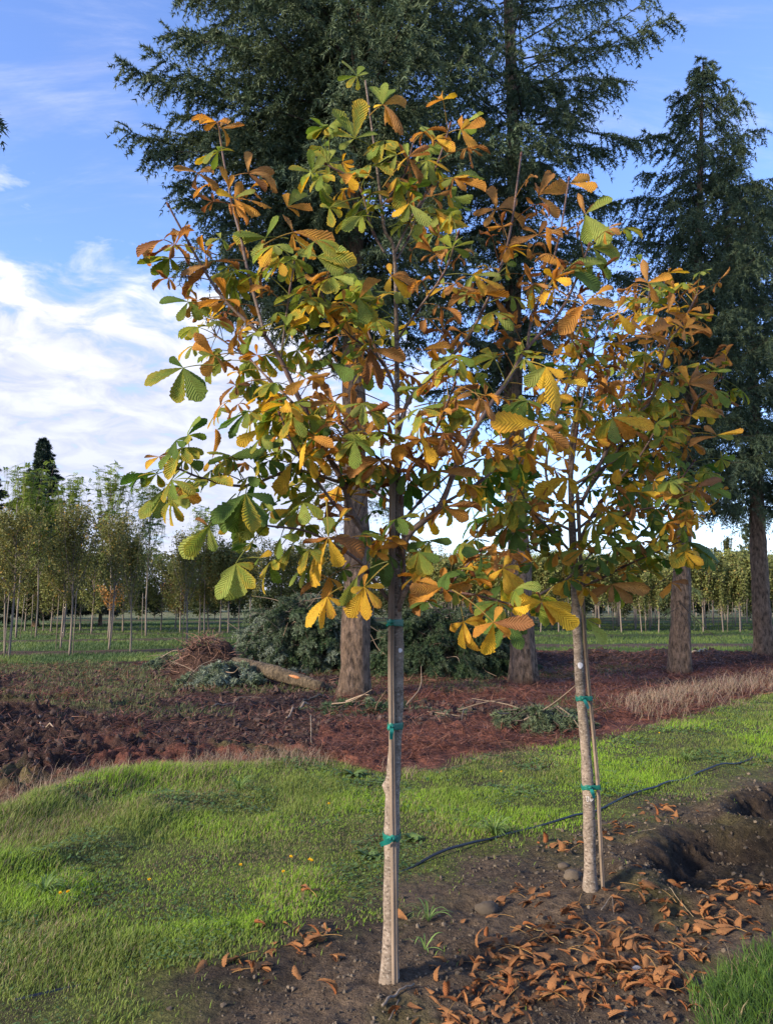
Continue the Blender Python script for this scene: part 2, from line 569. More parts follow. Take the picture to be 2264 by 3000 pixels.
def make_ground():
    ys = np.concatenate([np.linspace(-60, 0.6, 14), np.exp(np.linspace(math.log(0.9), math.log(30), 760)), np.exp(np.linspace(math.log(30.5), math.log(900), 60))])
    nx = 560
    s = np.linspace(-1, 1, nx)
    s = s * (0.62 + 0.38 * s * s)
    hw = np.maximum(5.0, 0.95 * np.abs(ys) + 3.5)
    X = s[None] * hw[:, None]
    Y = np.broadcast_to(ys[:, None], X.shape)
    H = height(X, Y)
    u, v, lawn, corner, ss, hi, lo = zone(X, Y)
    c = np.zeros(X.shape + (3,))

    def lay(w, a, b=None, nz=None):
        nonlocal c
        a = np.array(a)
        k = a if b is None else a + (np.array(b) - a) * nz[..., None]
        c = c * (1 - w[..., None]) + k * w[..., None]
    nA, nB = fbm(X * 1.3, Y * 1.3, 31, 4), fbm(X * 5, Y * 5, 32, 4)
    st = lambda x: np.clip((x - 0.5) * 3 + 0.5, 0, 1)
    lay(np.ones(X.shape), (0.110, 0.080, 0.054), (0.066, 0.049, 0.034), st(nA))              # row soil
    lay(ss((fbm(X * 2, Y * 2, 44, 4) - 0.56) / 0.1) * 0.40 * ss((lo - v) / 0.6), (0.10, 0.10, 0.03))
    lay(ss((fbm(X * 3.1, Y * 3.1, 45, 4) - 0.45) / 0.12) * np.exp(-((v - lo) / 0.22) ** 2) * 0.8, (0.11, 0.125, 0.028))  # moss
    far = ss((v - hi) / 0.35 + 0.5)
    lay(far, (0.185, 0.074, 0.048), (0.105, 0.044, 0.033), st(nB))                           # red needle mulch
    dark = ss((fbm(X * 0.55 + 3, Y * 0.55, 33, 4) + np.where(X < -0.8, 0.24, -0.02) + np.clip((v - 5.0) * 0.05, -0.1, 0.25) + np.clip((v - hi - 1.1) * 0.25, -0.25, 0.0) - 0.55) / 0.12) * far
    lay(dark, (0.040, 0.024, 0.020), (0.068, 0.042, 0.033), st(nB))
    greenp = ss((fbm(X * 0.7, Y * 0.9, 35, 4) - 0.56 + np.clip((v - 5.5) * 0.04, -0.2, 0.10)) / 0.08) * far * 0.75
    lay(greenp, (0.055, 0.075, 0.028), (0.10, 0.095, 0.04), st(nB))
    lay(lawn, (0.095, 0.118, 0.028), (0.075, 0.070, 0.030), st(nB))
    lay(corner, (0.045, 0.06, 0.02))
    # the nursery beyond: strips of grass and tilled rows
    w = Y - np.where(X < 0, 0.30, 0.05) * X + (nA - 0.5) * 0.8
    beyond = ss((w - np.where(X < 1, 21.0, 21.5)) / 0.8)
    lay(beyond, (0.045, 0.085, 0.028), (0.085, 0.125, 0.035), st(nA))
    for c0, hwid in ((25.6, 1.0), (32.5, 0.9), (38.0, 0.9), (43, 1), (48, 1), (54, 1), (60, 1.2)):
        lay(ss((hwid - np.abs(w - c0)) / 0.4 + 0.5) * beyond * (0.9 if c0 > 30 else 1), (0.07, 0.047, 0.036), (0.10, 0.075, 0.05), st(nB))
    lay(ss((w - 62) / 4), (0.20, 0.19, 0.10), (0.12, 0.14, 0.06), st(nA))
    m2 = np.exp(-((Y - 19.3 + 0.05 * X) / 1.7) ** 4) * ss((X - 1.0) / 2.0)
    lay(np.clip(m2 * 1.2, 0, 1), (0.045, 0.028, 0.023), (0.075, 0.050, 0.040), st(nB))
    for cc in (HOLE1, HOLE2):
        cu, cv = to_uv(cc[0], cc[1])
        r = np.sqrt(((u - cu) / 0.75) ** 2 + ((v - cv) / 0.5) ** 2)
        lay(ss((1.2 - r) / 0.4) * 0.8, (0.036, 0.026, 0.019))
    V = np.stack([X, Y, H], -1).reshape(-1, 3)
    i, jx = np.meshgrid(np.arange(len(ys) - 1), np.arange(nx - 1), indexing='ij')
    Q = np.stack([i * nx + jx, i * nx + jx + 1, (i + 1) * nx + jx + 1, (i + 1) * nx + jx], -1).reshape(-1, 4)
    b = MB()
    b.add(V, Q, None, np.clip(c, 0, 1).reshape(-1, 3))
    o = b.build('ground', MT['ground'])
    tag(o, 'bare soil, lawn strip and red needle mulch of the nursery field', 'ground', kind='structure')


make_ground()

# ------------------------------------------------------------------ grass
G_BRIGHT, G_OLIVE, G_DARK, G_STRAW = map(np.array, ((0.225, 0.375, 0.028), (0.165, 0.215, 0.042), (0.065, 0.130, 0.030), (0.33, 0.26, 0.15)))


def sample(n, y0, y1, spread=0.60, extra=0.6):
    y = np.exp(rng.uniform(math.log(y0), math.log(y1), n))
    x = rng.uniform(-1, 1, n) * (spread * y + extra)
    return x, y


def blades(mb, x, y, h, w, col, lean=0.5, wind=(0.25, 0.1)):
    n = len(x)
    z = height(x, y) - 0.004
    th = rng.uniform(0, 2 * math.pi, n)
    d = np.stack([np.cos(th), np.sin(th)], 1) * (lean * rng.uniform(0.2, 1.3, n))[:, None] + np.array(wind)
    f = rng.uniform(0, 2 * math.pi, n)
    sd = np.stack([np.cos(f), np.sin(f) * 0.5, np.zeros(n)], 1) * (w * 0.5)[:, None]
    P0 = np.stack([x, y, z], 1)
    P1 = P0 + np.stack([d[:, 0] * h * 0.35, d[:, 1] * h * 0.35, h * 0.58], 1)
    P2 = P0 + np.stack([d[:, 0] * h, d[:, 1] * h, h * (1.0 - 0.25 * np.minimum(1, (d ** 2).sum(1)))], 1)
    V = np.stack([P0 - sd, P0 + sd, P1 - sd * 0.8, P1 + sd * 0.8, P2], 1).reshape(-1, 3)
    k = np.arange(n)[:, None] * 5
    Q = k + np.array([[0, 1, 3, 2]])
    T = k + np.array([[2, 3, 4]])
    mb.add(V, Q, T, np.repeat(col, 5, 0))


def mixcol(t, a, b):
    return a[None] * (1 - t[:, None]) + b[None] * t[:, None]


def make_grass():
    mb = MB()
    x, y = sample(680000, 2.3, 17.0)
    u, v, lawn, corner, ss, hi, lo = zone(x, y)
    lump = fbm(x * 1.6, y * 1.6, 51, 4)
    band = np.exp(-((hi - v - 0.5) / 0.55) ** 2) * ss((2.6 - u) / 1.5)     # lush bank along the far edge
    lushness = np.clip((lump - 0.47) * 4.5 + 0.45 + 0.5 * band, 0, 1)
    near_hose = ss((lo + 0.55 - v) / 0.5)
    prob = lawn * (0.55 + 0.45 * lushness) * (1 - 0.12 * near_hose)
    keep = rng.uniform(0, 1, len(x)) < prob
    x, y, lushness, band, near_hose, d = x[keep], y[keep], lushness[keep], band[keep], near_hose[keep], (hi - v)[keep]
    n = len(x)
    h = (0.020 + 0.036 * lushness * rng.uniform(0.5, 1.3, n) + 0.05 * band * rng.uniform(0.4, 1.2, n)) * (1 - 0.45 * near_hose)
    w = np.maximum(0.0028 + 0.002 * lushness, 0.00062 * y)
    tone = fbm(x * 0.9, y * 0.9, 52, 3)
    t = np.clip((tone - 0.5) * 5.5 + 0.42 + 0.5 * band + rng.normal(0, 0.22, n), 0, 1)
    c = mixcol(t, G_OLIVE, G_BRIGHT)
    dk = (rng.uniform(0, 1, n) < 0.26)
    c[dk] = mixcol(rng.uniform(0, 1, dk.sum()), G_DARK, G_OLIVE)
    stw = rng.uniform(0, 1, n) < (0.06 + 0.5 * np.clip(fbm(x * 1.3 + 7, y * 1.3, 53, 3) - 0.5, 0, 1) * 2 + 0.35 * (d < 0.12))
    c[stw] = G_STRAW * rng.uniform(0.5, 1.0, (stw.sum(), 1))
    c = c * rng.uniform(0.75, 1.2, (n, 1))
    blades(mb, x, y, h, w, c, 0.65)
    # low broad-leaved weeds between the blades
    x, y = sample(120000, 2.3, 12)
    u, v, lawn, corner, ss, hi, lo = zone(x, y)
    k = rng.uniform(0, 1, len(x)) < lawn * np.clip((fbm(x * 2.1 + 9, y * 2.1, 56, 3) - 0.50) * 6, 0.03, 0.8)
    x, y = x[k], y[k]
    n = len(x)
    a = rng.uniform(0, 6.28, n)
    sz = (rng.uniform(0.006, 0.015, n) * np.clip(y / 4, .8, 2))[:, None]
    A = np.stack([np.cos(a), np.sin(a), rng.uniform(-.1, .6, n)], 1) * sz
    B = np.stack([-np.sin(a), np.cos(a), rng.uniform(-.3, .3, n)], 1) * sz * .55
    mb.quads(np.stack([x, y, height(x, y) + rng.uniform(.010, .035, n)], 1), A, B, mixcol(rng.uniform(0, 1, n), np.array((0.055, 0.115, 0.032)), np.array((0.14, 0.20, 0.06))))
    # sparse blades on the soil of the row
    x, y = sample(60000, 2.3, 12)
    u, v, lawn, corner, ss, hi, lo = zone(x, y)
    k = (v < lo + 0.1) & (v > lo - 0.35) & (rng.uniform(0, 1, len(x)) < 0.10) | (v < lo) & (fbm(x * 3, y * 3, 55, 3) > 0.66) & (rng.uniform(0, 1, len(x)) < 0.05)
    x, y = x[k], y[k]
    blades(mb, x, y, rng.uniform(0.012, 0.035, len(x)), np.full(len(x), 0.003), mixcol(rng.uniform(0, 1, len(x)), G_OLIVE, G_BRIGHT), 0.8)
    o = mb.build('lawn_grass', MT['grass'], None, False)
    tag(o, 'short green grass of the strip between the soil row and the mulch', 'grass', kind='stuff')

    mb = MB()
    x = rng.uniform(0.5, 3.2, 90000)
    y = rng.uniform(1.9, 4.4, 90000)
    u, v, lawn, corner, ss, hi, lo = zone(x, y)
    k = rng.uniform(0, 1, len(x)) < corner * np.clip((fbm(x * 4, y * 4, 57, 3) - 0.30) * 3, 0.1, 1)
    x, y = x[k], y[k]
    n = len(x)
    c = mixcol(np.clip(rng.normal(0.35, 0.3, n), 0, 1), G_DARK * .8, G_OLIVE * np.array((0.7, 0.95, 0.6)))
    c[rng.uniform(0, 1, n) < 0.07] = G_STRAW
    blades(mb, x, y, rng.uniform(0.03, 0.10, n), rng.uniform(0.0025, 0.0045, n), c, 0.75, (-0.15, -0.05))
    o = mb.build('corner_grass', MT['grass'], None, False)
    tag(o, 'longer dark green grass in the near right corner beside the fallen leaves', 'grass', kind='stuff')

    mb = MB()
    # dry straw-coloured grass along the mulch edge
    x, y = sample(220000, 5, 17)
    u, v, lawn, corner, ss, hi, lo = zone(x, y)
    pl = ((u < 2.6) * np.exp(-((hi - v + 0.08) / 0.28) ** 2) * np.clip((fbm(x * 1.4, y * 1.4, 58, 3) - 0.40) * 7, 0, 1)
          + (x > 3.0) * np.exp(-((v - hi - 0.75) / 0.45) ** 2) * 1.0 * ss((x - 3) / 0.8) * ss((8.6 - x) / 1.0))
    k = rng.uniform(0, 1, len(x)) < pl * 0.55
    x, y = x[k], y[k]
    n = len(x)
    c = (np.array((0.36, 0.27, 0.19)) * rng.uniform(0.55, 1.1, (n, 1))) * (1 + rng.normal(0, 0.05, (n, 3)))
    blades(mb, x, y, rng.uniform(0.05, 0.17, n) + 0.10 * (x > 3), np.maximum(0.003, 0.0005 * y), c, 1.0, (0.3, -0.2))
    o = mb.build('dry_grass', MT['grass'], None, False)
    tag(o, 'dry straw-coloured grass along the edge of the red mulch', 'grass', kind='stuff')

    mb = MB()
    x, y = sample(200000, 9, 48, 0.62, 1.0)
    u, v, lawn, corner, ss, hi, lo = zone(x, y)
    w = y - np.where(x < 0, 0.30, 0.05) * x + (fbm(x * 1.3, y * 1.3, 31, 4) - 0.5) * 0.8
    beyond = w > np.where(x < 1, 21.2, 21.8)
    soil = np.zeros(len(x), bool)
    for c0, hwid in ((25.6, 1.0), (32.5, 0.9), (38.0, 0.9), (43, 1)):
        soil |= np.abs(w - c0) < hwid
    gp = (fbm(x * 0.7, y * 0.9, 35, 4) - 0.56 + np.clip((v - 5.5) * 0.04, -0.2, 0.10) > 0.03) & (v > hi + 0.4)
    m2 = np.exp(-((y - 19.3 + 0.05 * x) / 1.7) ** 4) * (x > 1.5) > 0.35
    k = ((beyond & ~soil) | (gp & ~beyond & (rng.uniform(0, 1, len(x)) < 0.30))) & ~m2
    x, y, w, b = x[k], y[k], w[k], beyond[k]
    n = len(x)
    t = np.clip((fbm(x * 0.5, y * 0.5, 61, 3) - 0.5) * 4 + 0.4 + rng.normal(0, 0.2, n), 0, 1)
    c = mixcol(t, np.array((0.050, 0.095, 0.030)), np.array((0.115, 0.165, 0.040)))
    c[~b] = mixcol(rng.uniform(0, 1, (~b).sum()), G_DARK * 0.9, np.array((0.15, 0.15, 0.07)))
    blades(mb, x, y, rng.uniform(0.05, 0.12, n), 0.0008 * y, c, 0.6)
    o = mb.build('field_grass', MT['grass'], None, False)
    tag(o, 'grass of the nursery alleys beyond the conifers', 'grass', kind='stuff')


make_grass()


def lying_bits(name, n, y0, y1, cond, L, W, cols, label, lift=0.01):
    x, y = sample(n, y0, y1, 0.62, 0.6)
    u, v, lawn, corner, ss, hi, lo = zone(x, y)
    k = rng.uniform(0, 1, n) < cond(x, y, u, v, lawn, corner, ss, hi, lo)
    x, y = x[k], y[k]
    n = len(x)
    th = rng.uniform(0, 2 * math.pi, n)
    el = rng.normal(0.15, 0.22, n)
    D = np.stack([np.cos(th) * np.cos(el), np.sin(th) * np.cos(el), np.sin(el)], 1)
    S = np.stack([-np.sin(th), np.cos(th), rng.normal(0, 0.4, n)], 1)
    B = np.stack([x, y, height(x, y) + rng.uniform(0, lift, n)], 1)
    cols = np.array(cols)
    c = cols[rng.integers(0, len(cols), n)] * rng.uniform(0.6, 1.3, (n, 1))
    mb = MB()
    mb.tris(B, D, nrm(S), rng.uniform(*L, n) * np.clip(y / 6, 0.6, 2), np.maximum(W, 0.0006 * y) * rng.uniform(0.7, 1.6, n), c)
    o = mb.build(name, MT['grass'], None, False)
    return tag(o, label, 'litter', kind='stuff')


lying_bits('needle_litter', 230000, 5, 20,
           lambda x, y, u, v, lawn, corner, ss, hi, lo: ss((v - hi) / 0.3 + 0.5) * (0.25 + 0.75 * (fbm(x * 0.55 + 3, y * 0.55, 33, 4) + np.where(x < -0.8, 0.24, -0.02) < 0.55)) * (y < 19),
           (0.05, 0.15), 0.004, ((0.27, 0.105, 0.062), (0.18, 0.072, 0.048), (0.075, 0.033, 0.026), (0.05, 0.025, 0.02), (0.30, 0.155, 0.10)),
           'red-brown dead needle mulch under the tall conifers', 0.05)
lying_bits('straw_litter', 42000, 2.2, 9,
           lambda x, y, u, v, lawn, corner, ss, hi, lo: 0.30 * ((v < lo + 0.2) & (corner < 0.5)) + 0.10 * lawn,
           (0.015, 0.06), 0.0014, ((0.19, 0.13, 0.075), (0.11, 0.075, 0.045), (0.06, 0.045, 0.03), (0.26, 0.2, 0.13)),
           'bits of straw and stalk scattered over the bare soil of the row', 0.006)


def lumps(name, n, y0, y1, cond, r0, r1, cols, label):
    x, y = sample(n, y0, y1, 0.62, 0.6)
    z = zone(x, y)
    k = rng.uniform(0, 1, n) < cond(x, y, *z)
    x, y = x[k], y[k]
    n = len(x)
    ico = np.array([(0, 0, 1), (.89, 0, .45), (.28, .85, .45), (-.72, .53, .45), (-.72, -.53, .45), (.28, -.85, .45),
                    (.72, .53, -.45), (-.28, .85, -.45), (-.89, 0, -.45), (-.28, -.85, -.45), (.72, -.53, -.45), (0, 0, -1)])
    fac = np.array([(0, 1, 2), (0, 2, 3), (0, 3, 4), (0, 4, 5), (0, 5, 1), (1, 6, 2), (2, 7, 3), (3, 8, 4), (4, 9, 5), (5, 10, 1),
                    (6, 7, 2), (7, 8, 3), (8, 9, 4), (9, 10, 5), (10, 6, 1), (11, 7, 6), (11, 8, 7), (11, 9, 8), (11, 10, 9), (11, 6, 10)])
    r = r0 + (r1 - r0) * rng.uniform(0, 1, n) ** 5
    r = r * np.clip(y / 7, 0.5, 1.6)
    V = ico[None] * r[:, None, None] * rng.uniform(0.55, 1.3, (n, 12, 1)) * rng.uniform(0.7, 1.3, (n, 1, 3))
    V = V + np.stack([x, y, height(x, y) + r * 0.15], 1)[:, None]
    T = (np.arange(n)[:, None, None] * 12 + fac[None]).reshape(-1, 3)
    cols = np.array(cols)
    c = cols[rng.integers(0, len(cols), n)] * rng.uniform(0.6, 1.3, (n, 1))
    mb = MB()
    mb.add(V.reshape(-1, 3), None, T, np.repeat(c, 12, 0))
    o = mb.build(name, MT['stone'], None, False)
    return tag(o, label, 'soil clods', kind='stuff')


lumps('soil_clods', 70000, 5.5, 22,
      lambda x, y, u, v, lawn, corner, ss, hi, lo: ((fbm(x * 0.55 + 3, y * 0.55, 33, 4) + np.where(x < -0.8, 0.24, -0.02) + np.clip((v - 5.0) * 0.05, -0.1, 0.25) + np.clip((v - hi - 1.1) * 0.25, -0.25, 0.0) > 0.58) & (v > hi + 0.3) & (y < 17) | (np.exp(-((y - 19.3 + 0.05 * x) / 1.7) ** 4) * (x > 1.5) > 0.4)) * 0.6,
      0.004, 0.034, ((0.045, 0.028, 0.023), (0.065, 0.042, 0.033), (0.078, 0.050, 0.039)), 'dark clods of dug-up soil beyond the grass')
lumps('soil_crumbs', 52000, 2.2, 9,
      lambda x, y, u, v, lawn, corner, ss, hi, lo: ((v < lo) & (corner < 0.5)) * np.clip((fbm(x * 2.2, y * 2.2, 71, 3) - 0.40) * 3, 0.05, 1),
      0.004, 0.022, ((0.058, 0.045, 0.032), (0.085, 0.066, 0.047), (0.12, 0.094, 0.066)), 'brown crumbs of soil on the bare planting row')

# ------------------------------------------------------------------ horse chestnuts
PAL = {
    'G': ((0.120, 0.215, 0.028), (0.185, 0.270, 0.038)), 'D': ((0.055, 0.140, 0.022), (0.088, 0.180, 0.030)),
    'L': ((0.260, 0.330, 0.060), (0.340, 0.380, 0.085)), 'Y': ((0.700, 0.420, 0.025), (0.780, 0.500, 0.040)),
    'O': ((0.540, 0.220, 0.030), (0.640, 0.310, 0.040)), 'B': ((0.420, 0.178, 0.050), (0.560, 0.290, 0.090)),
    'R': ((0.230, 0.084, 0.036), (0.330, 0.135, 0.052)),
}
EDGE = {'G': 'Y', 'D': 'D', 'L': 'G', 'Y': 'O', 'O': 'B', 'B': 'R', 'R': 'R'}
NV, NU = 18, 4
TT = np.linspace(0, 1, NV + 1)[:, None]
SS_ = np.linspace(-1, 1, NU + 1)[None]
PROF = (TT ** 0.85) * np.clip(1 - TT, 0, 1) ** 0.42 * (1 + 0.55 * TT)
PROF = PROF / PROF.max()
PROF = PROF * (1 - 0.35 * np.exp(-((TT - 0.93) / 0.05) ** 2)) + 0.02 * (TT < 0.99)
SERR = 1 + 0.07 * np.where(np.arange(NV + 1) % 2 == 0, -1, 1)[:, None] * (np.abs(SS_) > 0.9)
GQ = np.array([(i * (NU + 1) + j, i * (NU + 1) + j + 1, (i + 1) * (NU + 1) + j + 1, (i + 1) * (NU + 1) + j) for i in range(NV) for j in range(NU)])
GU = np.stack([np.broadcast_to(TT, (NV + 1, NU + 1)), np.broadcast_to(SS_ * 0.5 + 0.5, (NV + 1, NU + 1))], -1).reshape(-1, 2)


def leaflet(mb, base, d, n, L, W, code, curl=None, flat=1.0):
    d = nrm(d)
    n = np.asarray(n, float)
    n = nrm(n - d * np.dot(n, d))
    sd = np.cross(n, d)
    dry = {'G': 0.0, 'D': 0.0, 'L': 0.1, 'Y': 0.2, 'O': 0.55, 'B': 1.0, 'R': 1.1}[code] if curl is None else curl
    roll = abs(rng.normal(0.38 + 1.35 * dry, 0.22 + 0.5 * dry)) + 0.03
    sg = 1.0 if rng.uniform() < 0.72 else -1.0
    if dry < 0.4:
        sg = -1.0 if rng.uniform() < 0.6 else 1.0
    bend = rng.normal(-0.60, 0.35) - dry * rng.normal(0.1, 0.55)
    bend, roll = bend * flat, roll * (.4 + .6 * flat)
    half = W / 2 * PROF * SERR * (1 + 0.05 * rng.normal(size=(NV + 1, 1)))
    phi = roll * (0.55 + 0.45 * TT) * SS_
    yy = half * np.sin(phi) / roll
    z = sg * half * (1 - np.cos(phi)) / roll + np.abs(SS_) * half * rng.uniform(0.05, 0.3)
    z = z + (0.026 + 0.045 * dry) * rng.uniform(.5, 1.3) * np.sin(2 * math.pi * (7.0 * (TT - 0.16 * np.abs(SS_))) + rng.uniform(0, 1)) * np.abs(SS_) * half
    wav = rng.uniform(-1, 1) * 0.12 * dry
    z = z + wav * L * np.sin(TT * 5 + rng.uniform(0, 6)) * 0.5 + dry * 0.10 * half * np.sin(TT * 9 + SS_ * 3 + rng.uniform(0, 6))
    th = bend * TT
    dt = 1.0 / NV
    xc = L * np.concatenate([[[0]], np.cumsum(np.cos(th[:-1] + bend * dt / 2), 0) * dt])
    zc = L * np.concatenate([[[0]], np.cumsum(np.sin(th[:-1] + bend * dt / 2), 0) * dt])
    tw = rng.normal(0, 0.25 + 0.45 * dry) * TT
    y2, z2 = yy * np.cos(tw) - z * np.sin(tw), yy * np.sin(tw) + z * np.cos(tw)
    a = xc - z2 * np.sin(th)
    b = zc + z2 * np.cos(th)
    P = base + a[..., None] * d + y2[..., None] * sd + b[..., None] * n
    lo, hi = PAL[code]
    c0 = np.array(lo) + (np.array(hi) - np.array(lo)) * rng.uniform()
    c0 = c0 * rng.uniform(0.82, 1.18)
    c1 = np.array(PAL[EDGE[code]][0])
    am = rng.uniform(-0.2, 1.15) if code in 'GYOL' else 0.6
    e = np.clip(am * (np.abs(SS_) ** 2 * 0.6 + TT ** 3 * 0.7) + 0.25 * am * np.sin(TT * 23 + SS_ * 5), 0, 0.9)[..., None]
    c = c0 * (1 - e) + c1 * e
    mb.add(P.reshape(-1, 3), GQ, None, c.reshape(-1, 3), GU)


def petiole(mb, a, b, code, sag=0.06, r=0.0016):
    t = np.linspace(0, 1, 6)[:, None]
    L = np.linalg.norm(b - a)
    P = a * (1 - t) + b * t + np.array((0, 0, 1.0)) * (sag * L * 4 * t * (1 - t))
    c = {'G': (0.30, 0.33, 0.09), 'D': (0.16, 0.20, 0.06), 'L': (0.34, 0.36, 0.12), 'Y': (0.50, 0.40, 0.10), 'O': (0.46, 0.33, 0.10), 'B': (0.38, 0.23, 0.09), 'R': (0.25, 0.12, 0.06)}[code]
    mb.tube(P, np.linspace(r * 1.5, r, 6), 5, c, False)


def leaf(mb, base, hub, fwd, up, size, code, nl=None):
    """palmate leaf: petiole base -> hub, leaflets fan about fwd in the plane across up"""
    petiole(mb, base, hub, code)
    fwd = nrm(fwd)
    up = nrm(up - fwd * np.dot(up, fwd))
    sd = np.cross(up, fwd)
    nl = nl or int(rng.choice([5, 5, 6, 7]))
    if code in 'BRO':
        nl = int(rng.choice([3, 4, 5]))
    for k in range(nl):
        q = (k - (nl - 1) / 2) / ((nl - 1) / 2 if nl > 1 else 1)
        a = q * rng.normal(1.75, 0.12) + rng.normal(0, 0.10)
        L = size * (1.0 - 0.42 * abs(q) ** 1.4) * rng.uniform(0.88, 1.1)
        cc = code
        if rng.uniform() < 0.22:
            cc = {'G': 'L', 'D': 'G', 'L': 'Y', 'Y': 'O', 'O': 'Y', 'B': 'O', 'R': 'B'}[code]
        dr = rng.uniform(0.05, 0.35) if code in 'GDL' else rng.normal(0.15, 0.5)
        d = fwd * math.cos(a) + sd * math.sin(a) - up * dr
        if code in 'BRO':
            d = d + rng.normal(0, 0.32, 3)
        leaflet(mb, hub, d, up + rng.normal(0, 0.22, 3), L, L * rng.uniform(0.36, 0.48), cc)


VIEWS = {'A': (300, 100, 0.599), 'B': (1200, 300, 0.6375), 'C': (350, 900, 0.569), 'D': (1200, 1100, 0.6375), 'E': (1150, 1550, 0.3595), 'S': (0, 0, 1.0)}


def vp(view, x, y):
    a, b, k = VIEWS[view]
    return a + x * k, b + y * k


def parse(txt):
    out = []
    for ln in txt.strip().splitlines():
        f = ln.split()
        if f:
            out.append(f)
    return out


def placed_leaf(mb, Y, view, hub, tips, code, stem=None):
    H = at(*vp(view, *hub), Y)
    if stem is not None:
        petiole(mb, at(*vp(view, *stem), Y + rng.uniform(0.0, 0.08)), H, code, 0.05, 0.0019)
    for (x, y, c) in tips:
        pxl = np.hypot(x - hub[0], y - hub[1]) * VIEWS[view][2] / F * Y
        Tp = at(*vp(view, x, y), Y + rng.normal(0, 0.35) * pxl)
        v = Tp - H
        L = np.linalg.norm(v) * 1.03
        nn = nrm(np.array((0, -1.0, 0.45)) + rng.normal(0, 0.26, 3))
        dry = c in 'BR'
        leaflet(mb, H, v, nn, L, L * (rng.uniform(0.38, 0.50) if dry else rng.uniform(0.44, 0.55)), c, None if not dry else rng.uniform(0.5, 1.1), .8 if dry else .45)


def leaf_colour(px, py):
    """what the crown's leaves have turned to, by where in the crown they grow"""
    x, y = px / 1.3565, py / 1.3565
    if y < 300:
        p = 'GGLLYG' if 690 < x < 880 else 'BOOYLB'
    elif y < 550:
        p = 'BOYLBGBR' if x < 600 else 'GGGLLYGO' if x < 860 else 'OBGLOBLG' if x < 1060 else 'BOBLBGR'
    elif y < 750:
        p = 'GLGRBGB' if x < 450 else 'LBGORGL' if x < 700 else 'GLOGBGL' if x < 860 else 'BOYBLGRB' if x < 1100 else 'BBLOYBGR'
    elif y < 1000:
        p = 'DGGGYOB' if x < 700 else 'BRGGOBG' if x < 1000 else 'GYOBOBGD' if x < 1300 else 'BRBGGOG'
    else:
        p = 'DGDGG' if x < 700 else 'BGDDOYR' if x < 1000 else 'DGYODBG'
    return p[int(rng.integers(0, len(p)))]


def project(P):
    x, y, z = P[0], P[1], P[2] - CAMZ
    dep = y * CP + z * SP
    upc = -y * SP + z * CP
    return SW / 2 + F * x / dep, SH / 2 - F * upc / dep


